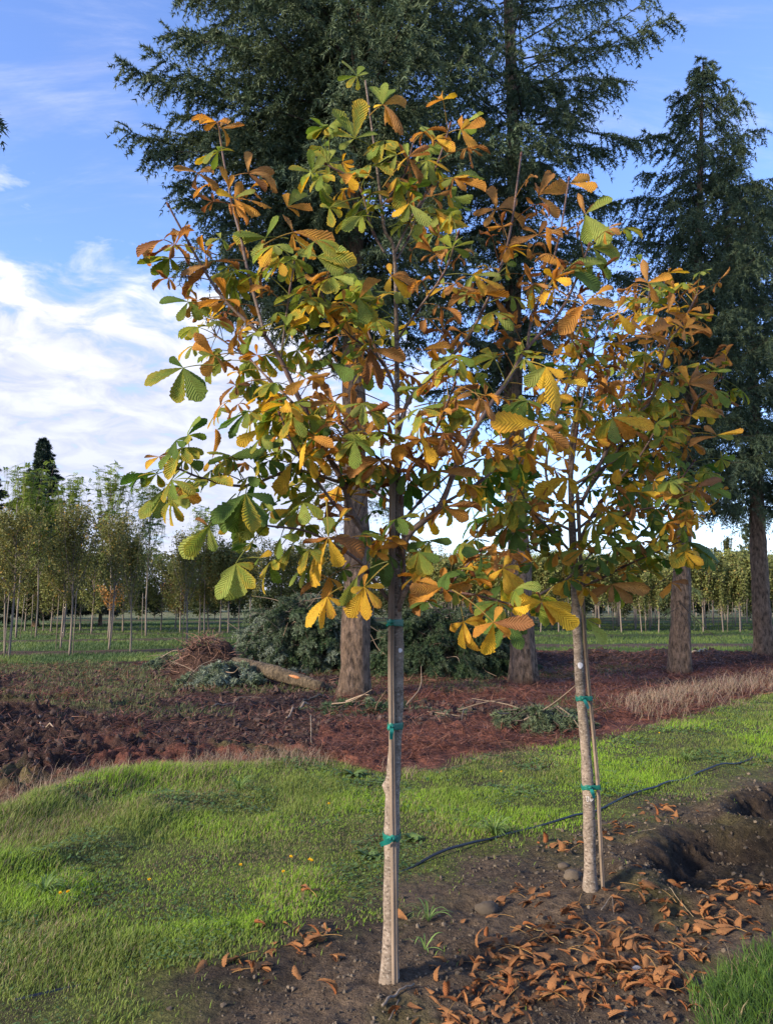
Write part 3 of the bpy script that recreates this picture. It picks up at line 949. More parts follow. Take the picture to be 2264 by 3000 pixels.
def grow_tree(name, label, base, Y0, trunk_px, trunk_r, limbs, leaves, seed, fill, extra):
    global rng
    rng = np.random.default_rng(seed)
    root = empty(name, base, label, 'tree')
    # trunk
    P = smooth_path([at(x, y, Y0) for x, y in trunk_px], 14)
    P = P[np.argsort(P[:, 2], kind='stable')]
    P[0, 2] = base[2] - 0.06
    r = np.interp(np.linspace(0, 1, len(P)), np.linspace(0, 1, len(trunk_r)), trunk_r)
    flare = 1 + 0.24 * np.exp(-(P[:, 2] - base[2]) / 0.06)
    r = r * flare * (1 + 0.05 * np.sin(P[:, 2] * 9 + seed) + 0.03 * np.sin(P[:, 2] * 23))
    knots = [(rng.uniform(0.25, 1.5), rng.uniform(0, 6.28)) for _ in range(9)] + extra

    def knob(rr, th, PP):
        for kz, ka in knots:
            g = np.exp(-((PP[:, 2:3] - kz) / 0.022) ** 2) * np.exp(-((np.mod(th[None] - ka + 3.1416, 6.2832) - 3.1416) / 0.5) ** 2)
            rr = rr * (1 + 0.20 * g)
        return rr
    mb = MB()
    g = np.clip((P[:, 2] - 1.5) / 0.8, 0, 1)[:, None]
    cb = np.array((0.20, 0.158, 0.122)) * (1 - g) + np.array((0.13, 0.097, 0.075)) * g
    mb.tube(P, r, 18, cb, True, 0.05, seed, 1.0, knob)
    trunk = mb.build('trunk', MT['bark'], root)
    for kz, ka in knots[:6]:                     # old pruning scars
        sm = MB()
        i = int(np.argmin(np.abs(P[:, 2] - kz)))
        ka2 = rng.uniform(-2.6, -0.6)
        dd = np.array((math.cos(ka2), math.sin(ka2), 0))
        c0 = P[i] + dd * r[i] * 0.86
        sm.tube(np.stack([c0, c0 + dd * r[i] * 0.2]), np.array((0.011, 0.006)) * rng.uniform(0.7, 1.2), 9, (0.085, 0.06, 0.045))
        sm.build('pruning_scar', MT['bark'], trunk)
    # limbs
    fm = MB()
    nodes = []
    for pts, dep, r0, r1 in limbs:
        L = len(pts)
        Q = smooth_path([at(x, y, Y0 + dp) for (x, y), dp in zip(pts, np.interp(np.linspace(0, 1, L), np.linspace(0, 1, len(dep)), dep))], 8)
        rr = np.linspace(r0, r1, len(Q)) * (1 + 0.06 * np.sin(np.arange(len(Q)) * 1.9))
        lb = MB()
        gq = np.linspace(0, 1, len(Q))[:, None]
        lb.tube(Q, rr, 8, np.array((0.145, 0.105, 0.085)) * (1 - gq) + np.array((0.105, 0.060, 0.050)) * gq)
        # end bud
        tdir = nrm(Q[-1] - Q[-2])
        lb.tube(np.stack([Q[-1], Q[-1] + tdir * 0.008, Q[-1] + tdir * 0.018, Q[-1] + tdir * 0.027]), (r1, r1 * 1.7, r1 * 1.35, 0.0005), 7, (0.10, 0.035, 0.025))
        sl = np.concatenate([[0], np.cumsum(np.linalg.norm(np.diff(Q, axis=0), axis=1))])
        s = sl[-1] * 0.22
        while s < sl[-1]:
            p = np.array([np.interp(s, sl, Q[:, k]) for k in range(3)])
            i = min(np.searchsorted(sl, s), len(Q) - 1)
            nodes.append((p, nrm(Q[i] - Q[i - 1]), s / sl[-1], lb))
            s += rng.uniform(0.036, 0.056)
        nodes.append((Q[-1], tdir, 1.0, lb))
        # knotty ring where twigs left the limb
        for q in (0.33, 0.66):
            i = int(q * (len(Q) - 1))
            lb.tube(Q[i - 1:i + 2], np.array((0.9, 1.5, 0.9)) * rr[i], 8, (0.075, 0.035, 0.03), False)
        lb.build('limb', MT['twig'], root)
    # leaves that can be told apart in the picture, then the rest of the crown
    for Y, view, hub, tips, code, stem in leaves:
        placed_leaf(fm, Y, view, hub, tips, code, stem)
    for p, t, q, lb in nodes:
        nl = 2 if q < 1 else 3
        a0 = rng.uniform(0, 6.28)
        ax = nrm(np.cross(t, (0.3, 0.2, 1.0)))
        bx = np.cross(t, ax)
        for k in range(nl):
            pxy = project(p)
            thin = np.interp(pxy[1], (380, 620, 800), (0.40, 0.70, 1.0)) if 850 < pxy[0] < 1330 else np.interp(pxy[1], (480, 680, 900), (0.14, 0.42, 1.0))
            if rng.uniform() > thin * fill * (0.75 + 0.35 * q):
                continue
            a = a0 + k * 2 * math.pi / nl + rng.normal(0, 0.3)
            od = ax * math.cos(a) + bx * math.sin(a)
            pd = nrm(od * 0.9 + t * 0.45 + np.array((0, 0, 0.10)))
            hub = p + pd * rng.uniform(0.07, 0.17)
            X, Yp = project(hub)
            code = leaf_colour(X, Yp)
            fl = nrm(pd * np.array((1, 1, 0.35)) + np.array((0, 0, -0.35 if code in 'GDL' else -0.15)) + rng.normal(0, 0.25, 3))
            upv = np.array((-0.35, -0.45, 0.9)) + rng.normal(0, 0.35, 3)
            leaf(fm, p, hub, fl, upv, rng.uniform(0.086, 0.146) * (0.95 if code in 'BR' else 1.05), code)
    fm.build('foliage', MT['leaf'], root)
    return root, P, r


def L_(Y, view, hub, tips, code, stem=None):
    """tips: 'x,y' or 'x,y,C' separated by spaces"""
    tp = []
    for s in tips.split():
        f = s.split(',')
        tp.append((float(f[0]), float(f[1]), f[2] if len(f) > 2 else code))
    return (Y, view, hub, tp, code, stem)


D1, D2 = float(BASE1[1]), float(BASE2[1])
BASE1[2], BASE2[2] = gz(BASE1), gz(BASE2)
n_ = D1
LEAVES1 = [
    L_(n_, 'A', (1245, 205), '1185,115,L 1155,215 1270,150 1300,190,L 1255,275 1195,250', 'G', (1285, 225)),
    L_(n_ - .1, 'A', (1370, 345), '1320,240,L 1380,235,L 1415,255,G 1495,290,O 1325,355,Y 1490,425,B', 'O', (1305, 400)),
    L_(n_ - .1, 'A', (1385, 350), '1380,460,B 1420,450,O', 'O'),
    L_(n_ - .2, 'A', (1235, 510), '1085,450 1135,365 1240,400,L 1270,310,G 1345,480,L 1160,560,L', 'G', (1330, 560)),
    L_(n_ - .1, 'A', (1030, 680), '915,645 1010,575 1080,600,L 1100,665 1045,725 965,740', 'G', (1100, 640)),
    L_(n_ - .05, 'A', (1105, 630), '1040,565 1120,540,L 1180,595 1155,650 1095,720', 'G'),
    L_(n_ - .1, 'A', (575, 462), '612,345 698,465', 'B'),
    L_(n_ - .1, 'A', (515, 440), '478,370 500,465', 'B', (560, 465)),
    L_(n_ - .2, 'A', (715, 680), '708,562 882,672 840,615 795,755,R', 'B', (620, 705)),
    L_(n_ - .2, 'A', (465, 680), '350,635 445,770,R 575,745 548,645', 'B', (600, 650)),
    L_(n_ - .2, 'A', (645, 805), '830,795,O 700,890,O 680,715,O 740,745,L 560,765,Y 770,880,O', 'O', (625, 790)),
    L_(n_ - .3, 'A', (620, 760), '585,640,O 640,690,O', 'O'),
    L_(n_ - .1, 'A', (905, 845), '985,750,L 1025,850 965,885 900,780', 'O'),
    L_(n_ - .3, 'A', (930, 970), '1140,990,O 1055,1085,Y 890,875,B 935,1055,O 1010,985,B', 'O', (790, 1030)),
    L_(n_ - .4, 'A', (350, 1030), '210,1085,R 330,1105,R 375,870 440,1105,R 430,925', 'B', (560, 1080)),
    L_(n_ - .4, 'A', (300, 1005), '140,1050,R 140,1080,B 350,950,B', 'B', (345, 1025)),
    L_(n_ - .3, 'A', (545, 1110), '705,1100 385,1165 375,1240 500,1050', 'B', (700, 1110)),
    L_(n_ - .2, 'A', (800, 995), '645,950 865,895 735,1085,L 640,990,G', 'G', (910, 1000)),
    L_(n_ - .3, 'A', (1050, 1090), '1190,1040,L 1175,1170,L 960,1060 1230,1090,G', 'L', (930, 1000)),
    L_(n_ - .3, 'A', (420, 1310), '278,1285,D 370,1400 480,1395 430,1190,L 525,1350', 'G', (560, 1330)),
    L_(n_ - .3, 'A', (440, 1315), '410,1385,O 560,1330,O', 'O'),
    L_(n_ - .2, 'A', (1110, 850), '1065,830,G 1120,930 1180,880 1210,800', 'G', (1260, 800)),
    L_(n_ - .2, 'A', (1190, 680), '1170,730,L 1310,680,L 1240,760,Y 1150,640,G', 'L', (1240, 720)),
    L_(n_ - .25, 'A', (1270, 890), '1170,960,L 1330,940,L 1210,900,L 1320,880', 'L', (1350, 900)),
    L_(n_ - .2, 'A', (1440, 590), '1380,530,G 1410,660,L 1500,560,Y 1340,600,L', 'L', (1360, 640)),
    L_(n_ - .3, 'A', (1495, 600), '1615,500,B 1600,600,B 1570,730,B 1430,650,Y 1480,530,L', 'O', (1370, 750)),
    L_(n_ - .3, 'A', (1620, 520), '1565,430,L 1660,480,Y 1690,570,O', 'Y'),
    L_(n_ - .2, 'A', (1440, 700), '1480,780,L 1400,770,Y 1450,860,G 1540,760,B', 'L'),
    L_(n_ - .3, 'A', (1500, 830), '1590,930,L 1560,800,G 1420,890,Y 1470,920,G', 'L'),
    L_(n_ - .3, 'A', (1255, 1290), '1345,1190,O 1220,1390,G 1340,1400,G 1290,1410,L 1330,1290,G', 'G', (1430, 1390)),
    L_(n_ - .3, 'A', (1410, 1180), '1500,1160,B 1590,1220,B 1510,1280,Y 1400,1120,Y 1390,1260,Y', 'B'),
    L_(n_ - .2, 'A', (1000, 1330), '930,1440,O 1200,1340,O 1040,1400,Y 1240,1450,O 1010,1290', 'Y', (840, 1330)),
    L_(n_ - .2, 'A', (780, 1170), '770,1290,B 850,1080,B 660,1240,Y 760,1200,B', 'B'),
    L_(n_ - .1, 'A', (580, 1000), '520,1010,G 565,965,L 620,1040,G 500,1020', 'G'),
    # right part of the crown
    L_(n_ - .1, 'B', (235, 125), '345,100,O 300,205,O 235,60,O 270,75,Y', 'O', (180, 140)),
    L_(n_ - .1, 'B', (120, 165), '60,90,L 205,220,Y 190,160,O', 'Y', (180, 140)),
    L_(n_ - .1, 'B', (200, 345), '335,320,L 150,380,L 345,385,O 270,330,Y', 'Y', (80, 380)),
    L_(n_ - .1, 'B', (100, 435), '110,345 190,395 165,490 60,420', 'B', (70, 380)),
    L_(n_, 'B', (400, 495), '375,355 305,465 550,485 505,410 330,540', 'B', (450, 630)),
    L_(n_ + .1, 'B', (590, 430), '720,370,O 580,380,B 690,520 650,300,B 600,340', 'B', (710, 380)),
    L_(n_ + .1, 'B', (735, 375), '860,375 825,320', 'O', (722, 380)),
    L_(n_ + .1, 'B', (805, 515), '775,415,B 925,440,L 820,645,L 920,620,L 860,470,B', 'L', (700, 560)),
    L_(n_ + .1, 'B', (840, 670), '980,690,G 930,640,G 900,760,L 860,640,L', 'G', (820, 680)),
    L_(n_, 'B', (715, 770), '605,695,O 880,690,L 780,770,L 895,790,G 885,840,D', 'L', (600, 900)),
    L_(n_, 'B', (590, 610), '470,640 520,570 680,640 700,570 620,545,R', 'B', (560, 700)),
    L_(n_ - .1, 'B', (110, 605), '270,540,G 30,625,G 250,650,L 170,530,G 60,660,L', 'G', (0, 650)),
    L_(n_ - .1, 'B', (160, 850), '80,880,Y 150,900,Y 220,870,Y 140,800,L', 'Y', (280, 880)),
    L_(n_, 'B', (370, 830), '320,880,L 440,850,G 360,880,L 420,800,L', 'L', (440, 760)),
    L_(n_ - .1, 'B', (260, 880), '320,920,O 450,880,O 190,920,R 300,830,R 180,950,B', 'B'),
    L_(n_ - .1, 'B', (800, 930), '940,920,B 780,870,B 870,880,O 720,990,O 690,1060,O', 'O', (650, 900)),
    L_(n_ - .3, 'B', (625, 1215), '535,1290,L 600,1315,Y 690,1375,Y 705,1260,Y', 'Y', (540, 1190)),
    L_(n_ - .3, 'B', (700, 1290), '740,1270,Y 820,1290,Y', 'Y'),
    L_(n_ - .2, 'B', (540, 1370), '425,1420,D 610,1400,G 570,1470,D 480,1490,D 500,1350,G', 'D', (420, 1400)),
    L_(n_ - .2, 'B', (60, 1140), '150,1130,B 30,1130,B 180,1100,O 120,1110', 'B'),
    L_(n_ - .2, 'B', (200, 1260), '80,1290,B 230,1240,B 50,1330,R 120,1230', 'B'),
    L_(n_ - .3, 'B', (190, 1380), '350,1390,O 280,1330,B 170,1420,Y 60,1420,O', 'O', (20, 1400)),
    L_(n_ - .3, 'D', (590, 225), '720,320,B 660,215,B 400,200,Y 540,330,R', 'L', (520, 260)),
    L_(n_ - .3, 'D', (60, 290), '60,220 100,390,Y 170,300 0,310 110,370,Y', 'O', (30, 360)),
    L_(n_ - .3, 'D', (150, 970), '25,935 0,990 5,1055 155,885 285,965 185,1040', 'O', (235, 910)),
    L_(n_ - .5, 'D', (385, 1135), '350,1285,Y 415,1060 280,1190 465,1200', 'O', (195, 985)),
    L_(n_ - .5, 'D', (385, 1135), '575,1150,R', 'R'),
    L_(n_ - .35, 'D', (605, 1040), '465,1080,Y 470,1028,Y 665,1145,O 775,1160,Y 745,1080,Y 580,1090,R 580,980,R', 'Y', (660, 970)),
    L_(n_ - .2, 'D', (155, 605), '330,580,B 160,570,Y 270,660,O 60,700,R', 'B', (0, 500)),
    L_(n_ - .2, 'D', (130, 445), '310,450,B 160,430,B 40,470,L 60,530,G', 'B'),
    L_(n_ - .2, 'D', (400, 870), '305,955,O 415,930,O 520,880,B 370,770,O 430,800,B', 'O', (310, 850)),
    L_(n_ - .1, 'D', (90, 760), '-10,800,D 190,760,D 80,830,G 20,920,G', 'D', (0, 830)),
    # left and lower part
    L_(n_ - .4, 'C', (330, 312), '120,375,G 285,485 415,465 440,400,D 260,260,D', 'G', (500, 300)),
    L_(n_ - .3, 'C', (600, 402), '478,468,B 545,365,R 668,380,R 605,450,R', 'B', (770, 370)),
    L_(n_ - .3, 'C', (490, 250), '430,350,O 540,260,L 560,330,B 400,130,O 410,230,L 380,170,O', 'O', (640, 240)),
    L_(n_ - .2, 'C', (730, 625), '605,705,Y 730,715,Y 780,550,O', 'Y', (830, 600)),
    L_(n_ - .2, 'C', (740, 510), '640,600,G 800,470,B 820,560,B', 'G', (830, 560)),
    L_(n_ - .4, 'C', (245, 925), '115,1090,G 195,1080,L 290,1010,G 280,1030,G 420,990,O 350,940,D', 'G', (310, 840)),
    L_(n_ - .5, 'C', (650, 960), '590,1165,D 740,1120,D 500,1130,D 805,985,D 625,1215,L 680,1140,G 480,1100,D', 'D', (660, 920)),
    L_(n_ - .5, 'C', (460, 1130), '345,1275,G 285,1275,L 490,1255,L 395,1080,B 540,1080,D', 'G', (600, 960)),
    L_(n_ - .5, 'C', (600, 1320), '545,1515,L 620,1490,L 695,1440,G 505,1500,L 530,1400,L 690,1330,G', 'G', (690, 1200)),
    L_(n_ - .45, 'C', (720, 1290), '780,1260,Y 700,1330,G', 'G', (620, 1300)),
    L_(n_ - .45, 'C', (1075, 1185), '955,1425,Y 1140,1340,Y 1285,1245,R 955,1240,B 1080,1070,L', 'Y', (1065, 990)),
    L_(n_ - .45, 'C', (1070, 1490), '945,1640,Y 1030,1650,Y 1095,1600,Y 1145,1530,Y 1080,1465,O', 'Y', (1150, 1440)),
    L_(n_ - .5, 'C', (1260, 1440), '1265,1610,Y 1180,1610,Y 1350,1540,Y 1365,1440,Y 1270,1375,O 1200,1460,Y', 'Y', (1385, 1320)),
    L_(n_ - .5, 'C', (1225, 1385), '1150,1540,L 1270,1325,Y 1195,1470,L', 'L', (1380, 1310)),
    L_(n_ - .3, 'C', (1130, 1100), '1050,1150,L 1190,1080,Y 1165,1030,Y 1080,1160,L', 'L', (1190, 1040)),
    L_(n_ - .2, 'C', (885, 1040), '775,1060,Y 855,1115,Y 950,1120,O 900,1080,O 770,1100,L', 'Y', (980, 1040)),
    L_(n_ - .4, 'C', (205, 770), '125,825,Y 130,770,B 260,775,B 265,730,R 240,820', 'B', (300, 830)),
    L_(n_ - .3, 'C', (340, 785), '440,830,D 345,840,G 275,770,G 380,770,D 270,850,G', 'G', (300, 830)),
    L_(n_ - .3, 'C', (560, 775), '480,850,G 640,770,D 500,770,D 600,840,G 710,735,D', 'D', (650, 900)),
    L_(n_ - .3, 'C', (770, 790), '695,850,D 860,830,D 800,860,D 720,770,D', 'D', (870, 800)),
    L_(n_ - .3, 'C', (885, 800), '815,965,Y', 'Y', (930, 740)),
    L_(n_ - .2, 'C', (470, 840), '420,920,L 530,880,G 560,840,G 490,930,G', 'G', (640, 900)),
    L_(n_ - .2, 'C', (1290, 220), '1275,400,R 1335,400,R 1205,225,B 1470,245,B 1290,160,B', 'B', (1410, 250)),
    L_(n_ - .2, 'C', (1190, 550), '1200,420,B 1250,470,B 1150,560', 'B'),
    L_(n_ - .3, 'C', (1130, 585), '985,650,B 1200,560,R 1180,640,B 1060,580,O', 'B', (1200, 650)),
    L_(n_ - .3, 'C', (1290, 640), '1370,600,B 1420,690,B 1240,570,B 1210,700', 'B'),
    L_(n_ - .3, 'C', (960, 370), '1075,320,B 860,440,O 1060,370,O 930,330,D', 'B', (830, 300)),
    L_(n_ - .2, 'C', (1090, 290), '950,310,D 1200,370,D 1160,300,D 1040,270,G 1080,240,D', 'D'),
    L_(n_ - .2, 'C', (970, 560), '890,600,D 1060,530,D 930,680,D 1040,660,G 840,500,Y', 'G'),
    L_(n_ - .3, 'C', (1340, 790), '1230,770,B 1240,880,B 1360,870,B 1460,790,B 1180,800', 'B', (1420, 850)),
    L_(n_ - .3, 'C', (1550, 680), '1440,670,O 1630,800,Y 1400,770,O 1565,590,O 1650,690,O', 'O', (1480, 860)),
    L_(n_ - .2, 'C', (1540, 1260), '1480,1340,G 1600,1370,G 1560,1390,G 1490,1250,D 1640,1300,D', 'G', (1620, 1200)),
]
f_ = D2
LEAVES2 = [
    L_(f_ - .2, 'B', (1090, 830), '1070,725 1200,795,O 1215,855,L 1150,905,O 1035,800', 'B'),
    L_(f_ - .2, 'B', (1185, 965), '1205,880 1300,1000', 'B'),
    L_(f_ - .3, 'B', (1090, 1075), '1195,985 940,1085,B 1030,970 1200,1075', 'B'),
    L_(f_ - .2, 'B', (1025, 925), '990,890,G 1090,900,G 1010,950,G', 'G', (1090, 860)),
    L_(f_ - .3, 'B', (1260, 1040), '1210,990 1350,1010 1300,990,O 1260,1100', 'B', (1240, 1060)),
    L_(f_ - .3, 'B', (1280, 1295), '1420,1255 1445,1325 1350,1200 1310,1375,R 1240,1210,O', 'B', (1130, 1220)),
    L_(f_ - .2, 'B', (1370, 1190), '1465,1165,R 1440,1190,R', 'R'),
    L_(f_ - .2, 'B', (1290, 1440), '1425,1405,Y 1325,1450,Y 1245,1375,B 1270,1470,B', 'Y', (1110, 1420)),
    L_(f_ - .2, 'B', (1390, 1410), '1340,1380 1380,1360,R 1450,1440 1480,1420', 'B'),
    L_(f_ - .3, 'B', (1410, 1530), '1525,1525,Y 1485,1545,L 1280,1550,B 1370,1480,B', 'Y', (1300, 1520)),
    L_(f_ - .4, 'B', (930, 1450), '860,1540,G 945,1560,L 1040,1540,O 990,1490,L 1120,1470,Y 1000,1430,L', 'L', (700, 1405)),
    L_(f_ - .3, 'D', (720, 470), '575,545,Y 690,575,Y 775,540,Y 770,490,Y 640,480,Y', 'Y', (800, 520)),
    L_(f_ - .3, 'D', (700, 615), '640,670,Y 750,670,Y 780,620,Y', 'Y'),
    L_(f_ - .3, 'D', (910, 630), '890,690,Y 1000,680,Y 870,590,O 850,600,O', 'Y'),
    L_(f_ - .3, 'D', (1035, 535), '960,600,D 1000,620,D 1100,620,D 1150,520,G 970,540', 'D', (1100, 400)),
    L_(f_ - .3, 'D', (1000, 350), '940,430,D 1010,430,D 1060,330,G 900,380,D', 'G', (960, 480)),
    L_(f_ - .3, 'D', (1160, 280), '1110,330,G 1200,350,G 1250,300,G 1170,250,G', 'G'),
    L_(f_ - .2, 'D', (1310, 520), '1445,445,R 1390,580,R 1190,560,B 1330,560,O 1260,570', 'B', (1260, 490)),
    L_(f_ - .2, 'D', (1370, 520), '1480,545,D 1400,585,G 1440,500,D', 'D'),
    L_(f_ - .3, 'D', (1280, 765), '1215,865,G 1285,880,G 1385,870,G 1440,830,D 1340,790,D', 'G', (1240, 770)),
    L_(f_ - .2, 'D', (1290, 800), '1380,790,R 1300,830,R', 'R'),
    L_(f_ - .3, 'D', (1200, 950), '1165,1020,O 1300,945,R 1250,990,B', 'O', (1060, 890)),
    L_(f_ - .3, 'D', (930, 960), '830,1010,B 1095,980 1025,1040 910,1040 1020,950,B', 'B', (780, 900)),
    L_(f_ - .3, 'D', (800, 800), '700,855,O 880,800,O 760,790,O 690,840,L', 'O', (880, 760)),
    L_(f_ - .2, 'D', (810, 1120), '910,1230,L 830,1170,G 880,1130,G', 'G', (780, 1050)),
    L_(f_ - .2, 'D', (870, 720), '920,715,R 870,660,R 960,690,R', 'R'),
    L_(f_ - .3, 'D', (740, 930), '660,1000,Y 700,1020,Y 760,960,Y 830,940,Y 830,1050,Y', 'Y', (800, 880)),
    L_(f_ - .2, 'D', (560, 640), '480,700,D 620,700,D 560,720,D 510,600,D 620,590,D', 'D', (620, 760)),
    L_(f_ - .2, 'D', (430, 700), '350,730,D 480,760,D 400,770,D', 'D'),
    L_(f_ - .2, 'D', (430, 960), '370,1010,D 460,1030,G 490,970,G 400,920,G', 'G', (540, 900)),
    L_(f_ - .3, 'D', (540, 770), '480,780,L 600,750,L 520,800,L 570,800,L', 'L', (640, 790)),
    L_(f_ - .2, 'D', (1130, 740), '1200,760,G 1100,790,Y 1180,720,D 1060,720,D', 'G', (1040, 840)),
]
LIMBS1 = [
    ([(1138, 1657), (1039, 1515), (1004, 1412), (953, 1321), (882, 1179), (822, 1054), (777, 985)], (0, -.15, -.25), .016, .009),
    ([(777, 985), (725, 789), (707, 699), (683, 609), (659, 489), (641, 370)], (-.25, -.15), .0075, .0040),
    ([(770, 985), (659, 879), (587, 771), (540, 687), (498, 609)], (-.25, -.4), .0075, .0040),
    ([(822, 1054), (845, 880), (863, 765)], (-.22, -.3), .005, .0034),
    ([(857, 1179), (782, 1105), (726, 1048), (634, 985)], (-.2, .1), .006, .0036),
    ([(1039, 1515), (993, 1492), (919, 1395), (862, 1310), (822, 1219)], (-.1, -.35), .008, .0040),
    ([(993, 1412), (862, 1378), (720, 1423), (595, 1401), (521, 1372)], (-.1, -.45), .0075, .0040),
    ([(1138, 1759), (1084, 1685), (1038, 1634), (908, 1560), (782, 1540)], (0, -.4), .009, .0040),
    ([(1158, 1389), (1078, 1315), (1004, 1241)], (0, -.35), .006, .0038),
    ([(1165, 1640), (1203, 1560), (1289, 1480), (1353, 1323), (1442, 1176), (1487, 1113), (1544, 1020), (1640, 912), (1691, 810), (1723, 721)], (0, -.1, .05, .1), .016, .0042),
    ([(1544, 1020), (1557, 937), (1608, 797), (1640, 682), (1665, 530)], (.05, .1), .007, .0042),
    ([(1164, 1275), (1198, 1173), (1276, 1090), (1378, 976), (1455, 810), (1493, 682), (1525, 459)], (0, .05, 0), .011, .0042),
    ([(1154, 747), (1204, 639), (1252, 555), (1294, 441), (1316, 372)], (0, -.1), .006, .0038),
    ([(1162, 760), (1200, 690), (1234, 600), (1275, 540)], (0, .15), .005, .0036),
    ([(1127, 741), (1091, 675), (1049, 543), (959, 483)], (0, -.1), .006, .0038),
    ([(1170, 1790), (1183, 1669), (1175, 1440), (1170, 1390)], (-.02, -.05), .009, .006),
    ([(1169, 1730), (1230, 1700), (1305, 1728), (1400, 1745), (1491, 1769)], (0, -.3), .007, .0040),
    ([(1290, 1738), (1350, 1676), (1402, 1618)], (-.15, -.3), .005, .0036),
    ([(1300, 1475), (1420, 1400), (1510, 1310), (1570, 1260)], (.0, .25), .007, .0038),
    ([(1170, 1270), (1150, 1120), (1090, 1000), (1050, 900)], (.05, .5), .007, .0038),
    ([(1165, 1420), (1240, 1330), (1290, 1230), (1330, 1130)], (0, -.5), .007, .0038),
    ([(1160, 1480), (1090, 1430), (1040, 1330), (960, 1220)], (.05, .55), .008, .0038),
    ([(1168, 1540), (1240, 1460), (1330, 1380), (1420, 1330)], (.05, .55), .008, .0038),
    ([(1160, 1150), (1110, 1050), (1000, 960), (940, 860)], (0, -.25), .006, .0038),
    ([(1160, 1000), (1230, 900), (1300, 800), (1340, 690)], (0, -.3), .006, .0038),
    ([(953, 1321), (880, 1270), (800, 1180), (720, 1150)], (-.2, .2), .006, .0038),
    ([(1120, 600), (1180, 520), (1210, 420)], (0, -.1), .004, .0034),
]
LIMBS2 = [
    ([(1690, 1600), (1742, 1495), (1812, 1406), (1869, 1342), (1920, 1259)], (0, -.15), .011, .0045),
    ([(1700, 1700), (1800, 1630), (1895, 1546), (1952, 1463), (2029, 1355)], (0, .1), .010, .0045),
    ([(1700, 1720), (1770, 1690), (1837, 1655), (1997, 1584)], (0, -.3), .008, .0042),
    ([(1580, 1742), (1672, 1686), (1761, 1584)], (-.25, -.25), .007, .0042),
    ([(1700, 1480), (1812, 1256), (1901, 1180), (1952, 1020), (2003, 937), (2041, 861)], (0, -.1), .011, .0045),
    ([(1720, 1440), (1800, 1330), (1863, 1243), (1890, 1040), (1901, 842)], (0, .2), .009, .0045),
    ([(1675, 1500), (1600, 1400), (1620, 1250), (1646, 1176), (1700, 1050)], (0, -.1), .009, .0045),
    ([(1680, 1420), (1860, 1320), (1990, 1294), (2035, 1173), (2110, 1110)], (0, .1), .009, .0045),
    ([(1685, 1560), (1600, 1520), (1500, 1480), (1440, 1400)], (0, .3), .009, .0042),
    ([(1690, 1650), (1590, 1620), (1500, 1580), (1400, 1560)], (0, -.2), .008, .0042),
    ([(1672, 1400), (1690, 1250), (1720, 1100), (1750, 960)], (0, -.2), .010, .0045),
    ([(1690, 1620), (1790, 1540), (1850, 1500), (1960, 1480)], (0, -.5), .008, .0042),
    ([(1672, 1450), (1760, 1350), (1800, 1200), (1830, 1100)], (0, .5), .009, .0045),
    ([(1680, 1560), (1760, 1500), (1900, 1430), (2030, 1440)], (0, .45), .009, .0045),
    ([(1690, 1640), (1620, 1560), (1560, 1500), (1520, 1430)], (0, -.45), .008, .0042),
]
TRUNK1 = [(1140, 2900), (1147, 2500), (1150, 2330), (1160, 2120), (1164, 1900), (1160, 1800), (1158, 1611), (1164, 1395), (1164, 1270), (1161, 957), (1154, 735), (1127, 675), (1115, 579), (1097, 435), (1070, 236)]
TRUNK2 = [(1729, 2640), (1725, 2398), (1721, 2298), (1713, 2174), (1700, 2024), (1690, 1850), (1680, 1650), (1672, 1451), (1672, 1310), (1690, 1180), (1700, 1040), (1716, 930)]
TR1 = (.0325, .0315, .030, .028, .0265, .0255, .021, .0155, .0130, .0095, .0085, .0075, .0065, .0055, .0040)
TR2 = (.0345, .0320, .0300, .0285, .0270, .0255, .0225, .0170, .0130, .010, .007, .0045)
tree1, TP1, TRR1 = grow_tree('horse_chestnut', 'young horse chestnut nearest the camera, staked, with yellow leaves hanging low', BASE1, D1, TRUNK1, TR1, LIMBS1, LEAVES1, 21, 0.80, [(0.80, 3.14), (0.81, 3.3), (0.79, 3.0)])
tree2, TP2, TRR2 = grow_tree('horse_chestnut', 'second young horse chestnut, its trunk leaning left of its thin stake', BASE2, D2, TRUNK2, TR2, LIMBS2, LEAVES2, 22, 0.88, [])


# sawn-off limb stub and its wire
def stub():
    mb = MB()
    P = smooth_path([at(1164, 1805, D1), at(1172, 1770, D1 - .02), at(1199, 1708, D1 - .04)], 6)
    mb.tube(P, np.linspace(.0125, .0098, len(P)), 12, (0.20, 0.155, 0.115))
    o = mb.build('limb', MT['bark'], tree1)
    o['label'] = 'short thick sawn-off limb stub'


stub()


# ------------------------------------------------------------------ stakes, ties, marks
def stake(label, pts, Y, r, dY=0.0):
    P = smooth_path([at(x, y, Y) for x, y in pts], 10)
    P[:, 1] += dY
    P[0, 2] -= 0.08
    mb = MB()

    def split(rr, th, PP):
        a = np.mod(th + 1.35 + 3.1416, 6.2832) - 3.1416
        return rr * (1 - 0.45 * np.exp(-(a / 0.22) ** 2)[None])
    hh = P[:, 2:3]
    c = np.array((0.20, 0.152, 0.112)) * (0.9 + 0.15 * np.sin(hh * 3.1))
    c = c * np.where(np.abs(np.mod(hh, 0.42) - 0.2) < 0.012, 0.7, 1.0)
    mb.tube(P, r, 20, c, True, 0.04, 3, 1.0, split)
    o = mb.build('bamboo_stake', MT['wood'])
    tag(o, label, 'stake')
    return P


st1 = stake('split bamboo stake tied in front of the nearest trunk', [(1158, 2906), (1153, 2496), (1148, 2134), (1146, 1880), (1150, 1390)], D1 - .040, .0145)
st2 = stake('thin bamboo stake leaning right of the second trunk', [(1767, 2630), (1755, 2398), (1750, 2298), (1740, 2174), (1725, 2024), (1711, 1850), (1690, 1440)], D2 - .012, .0108)


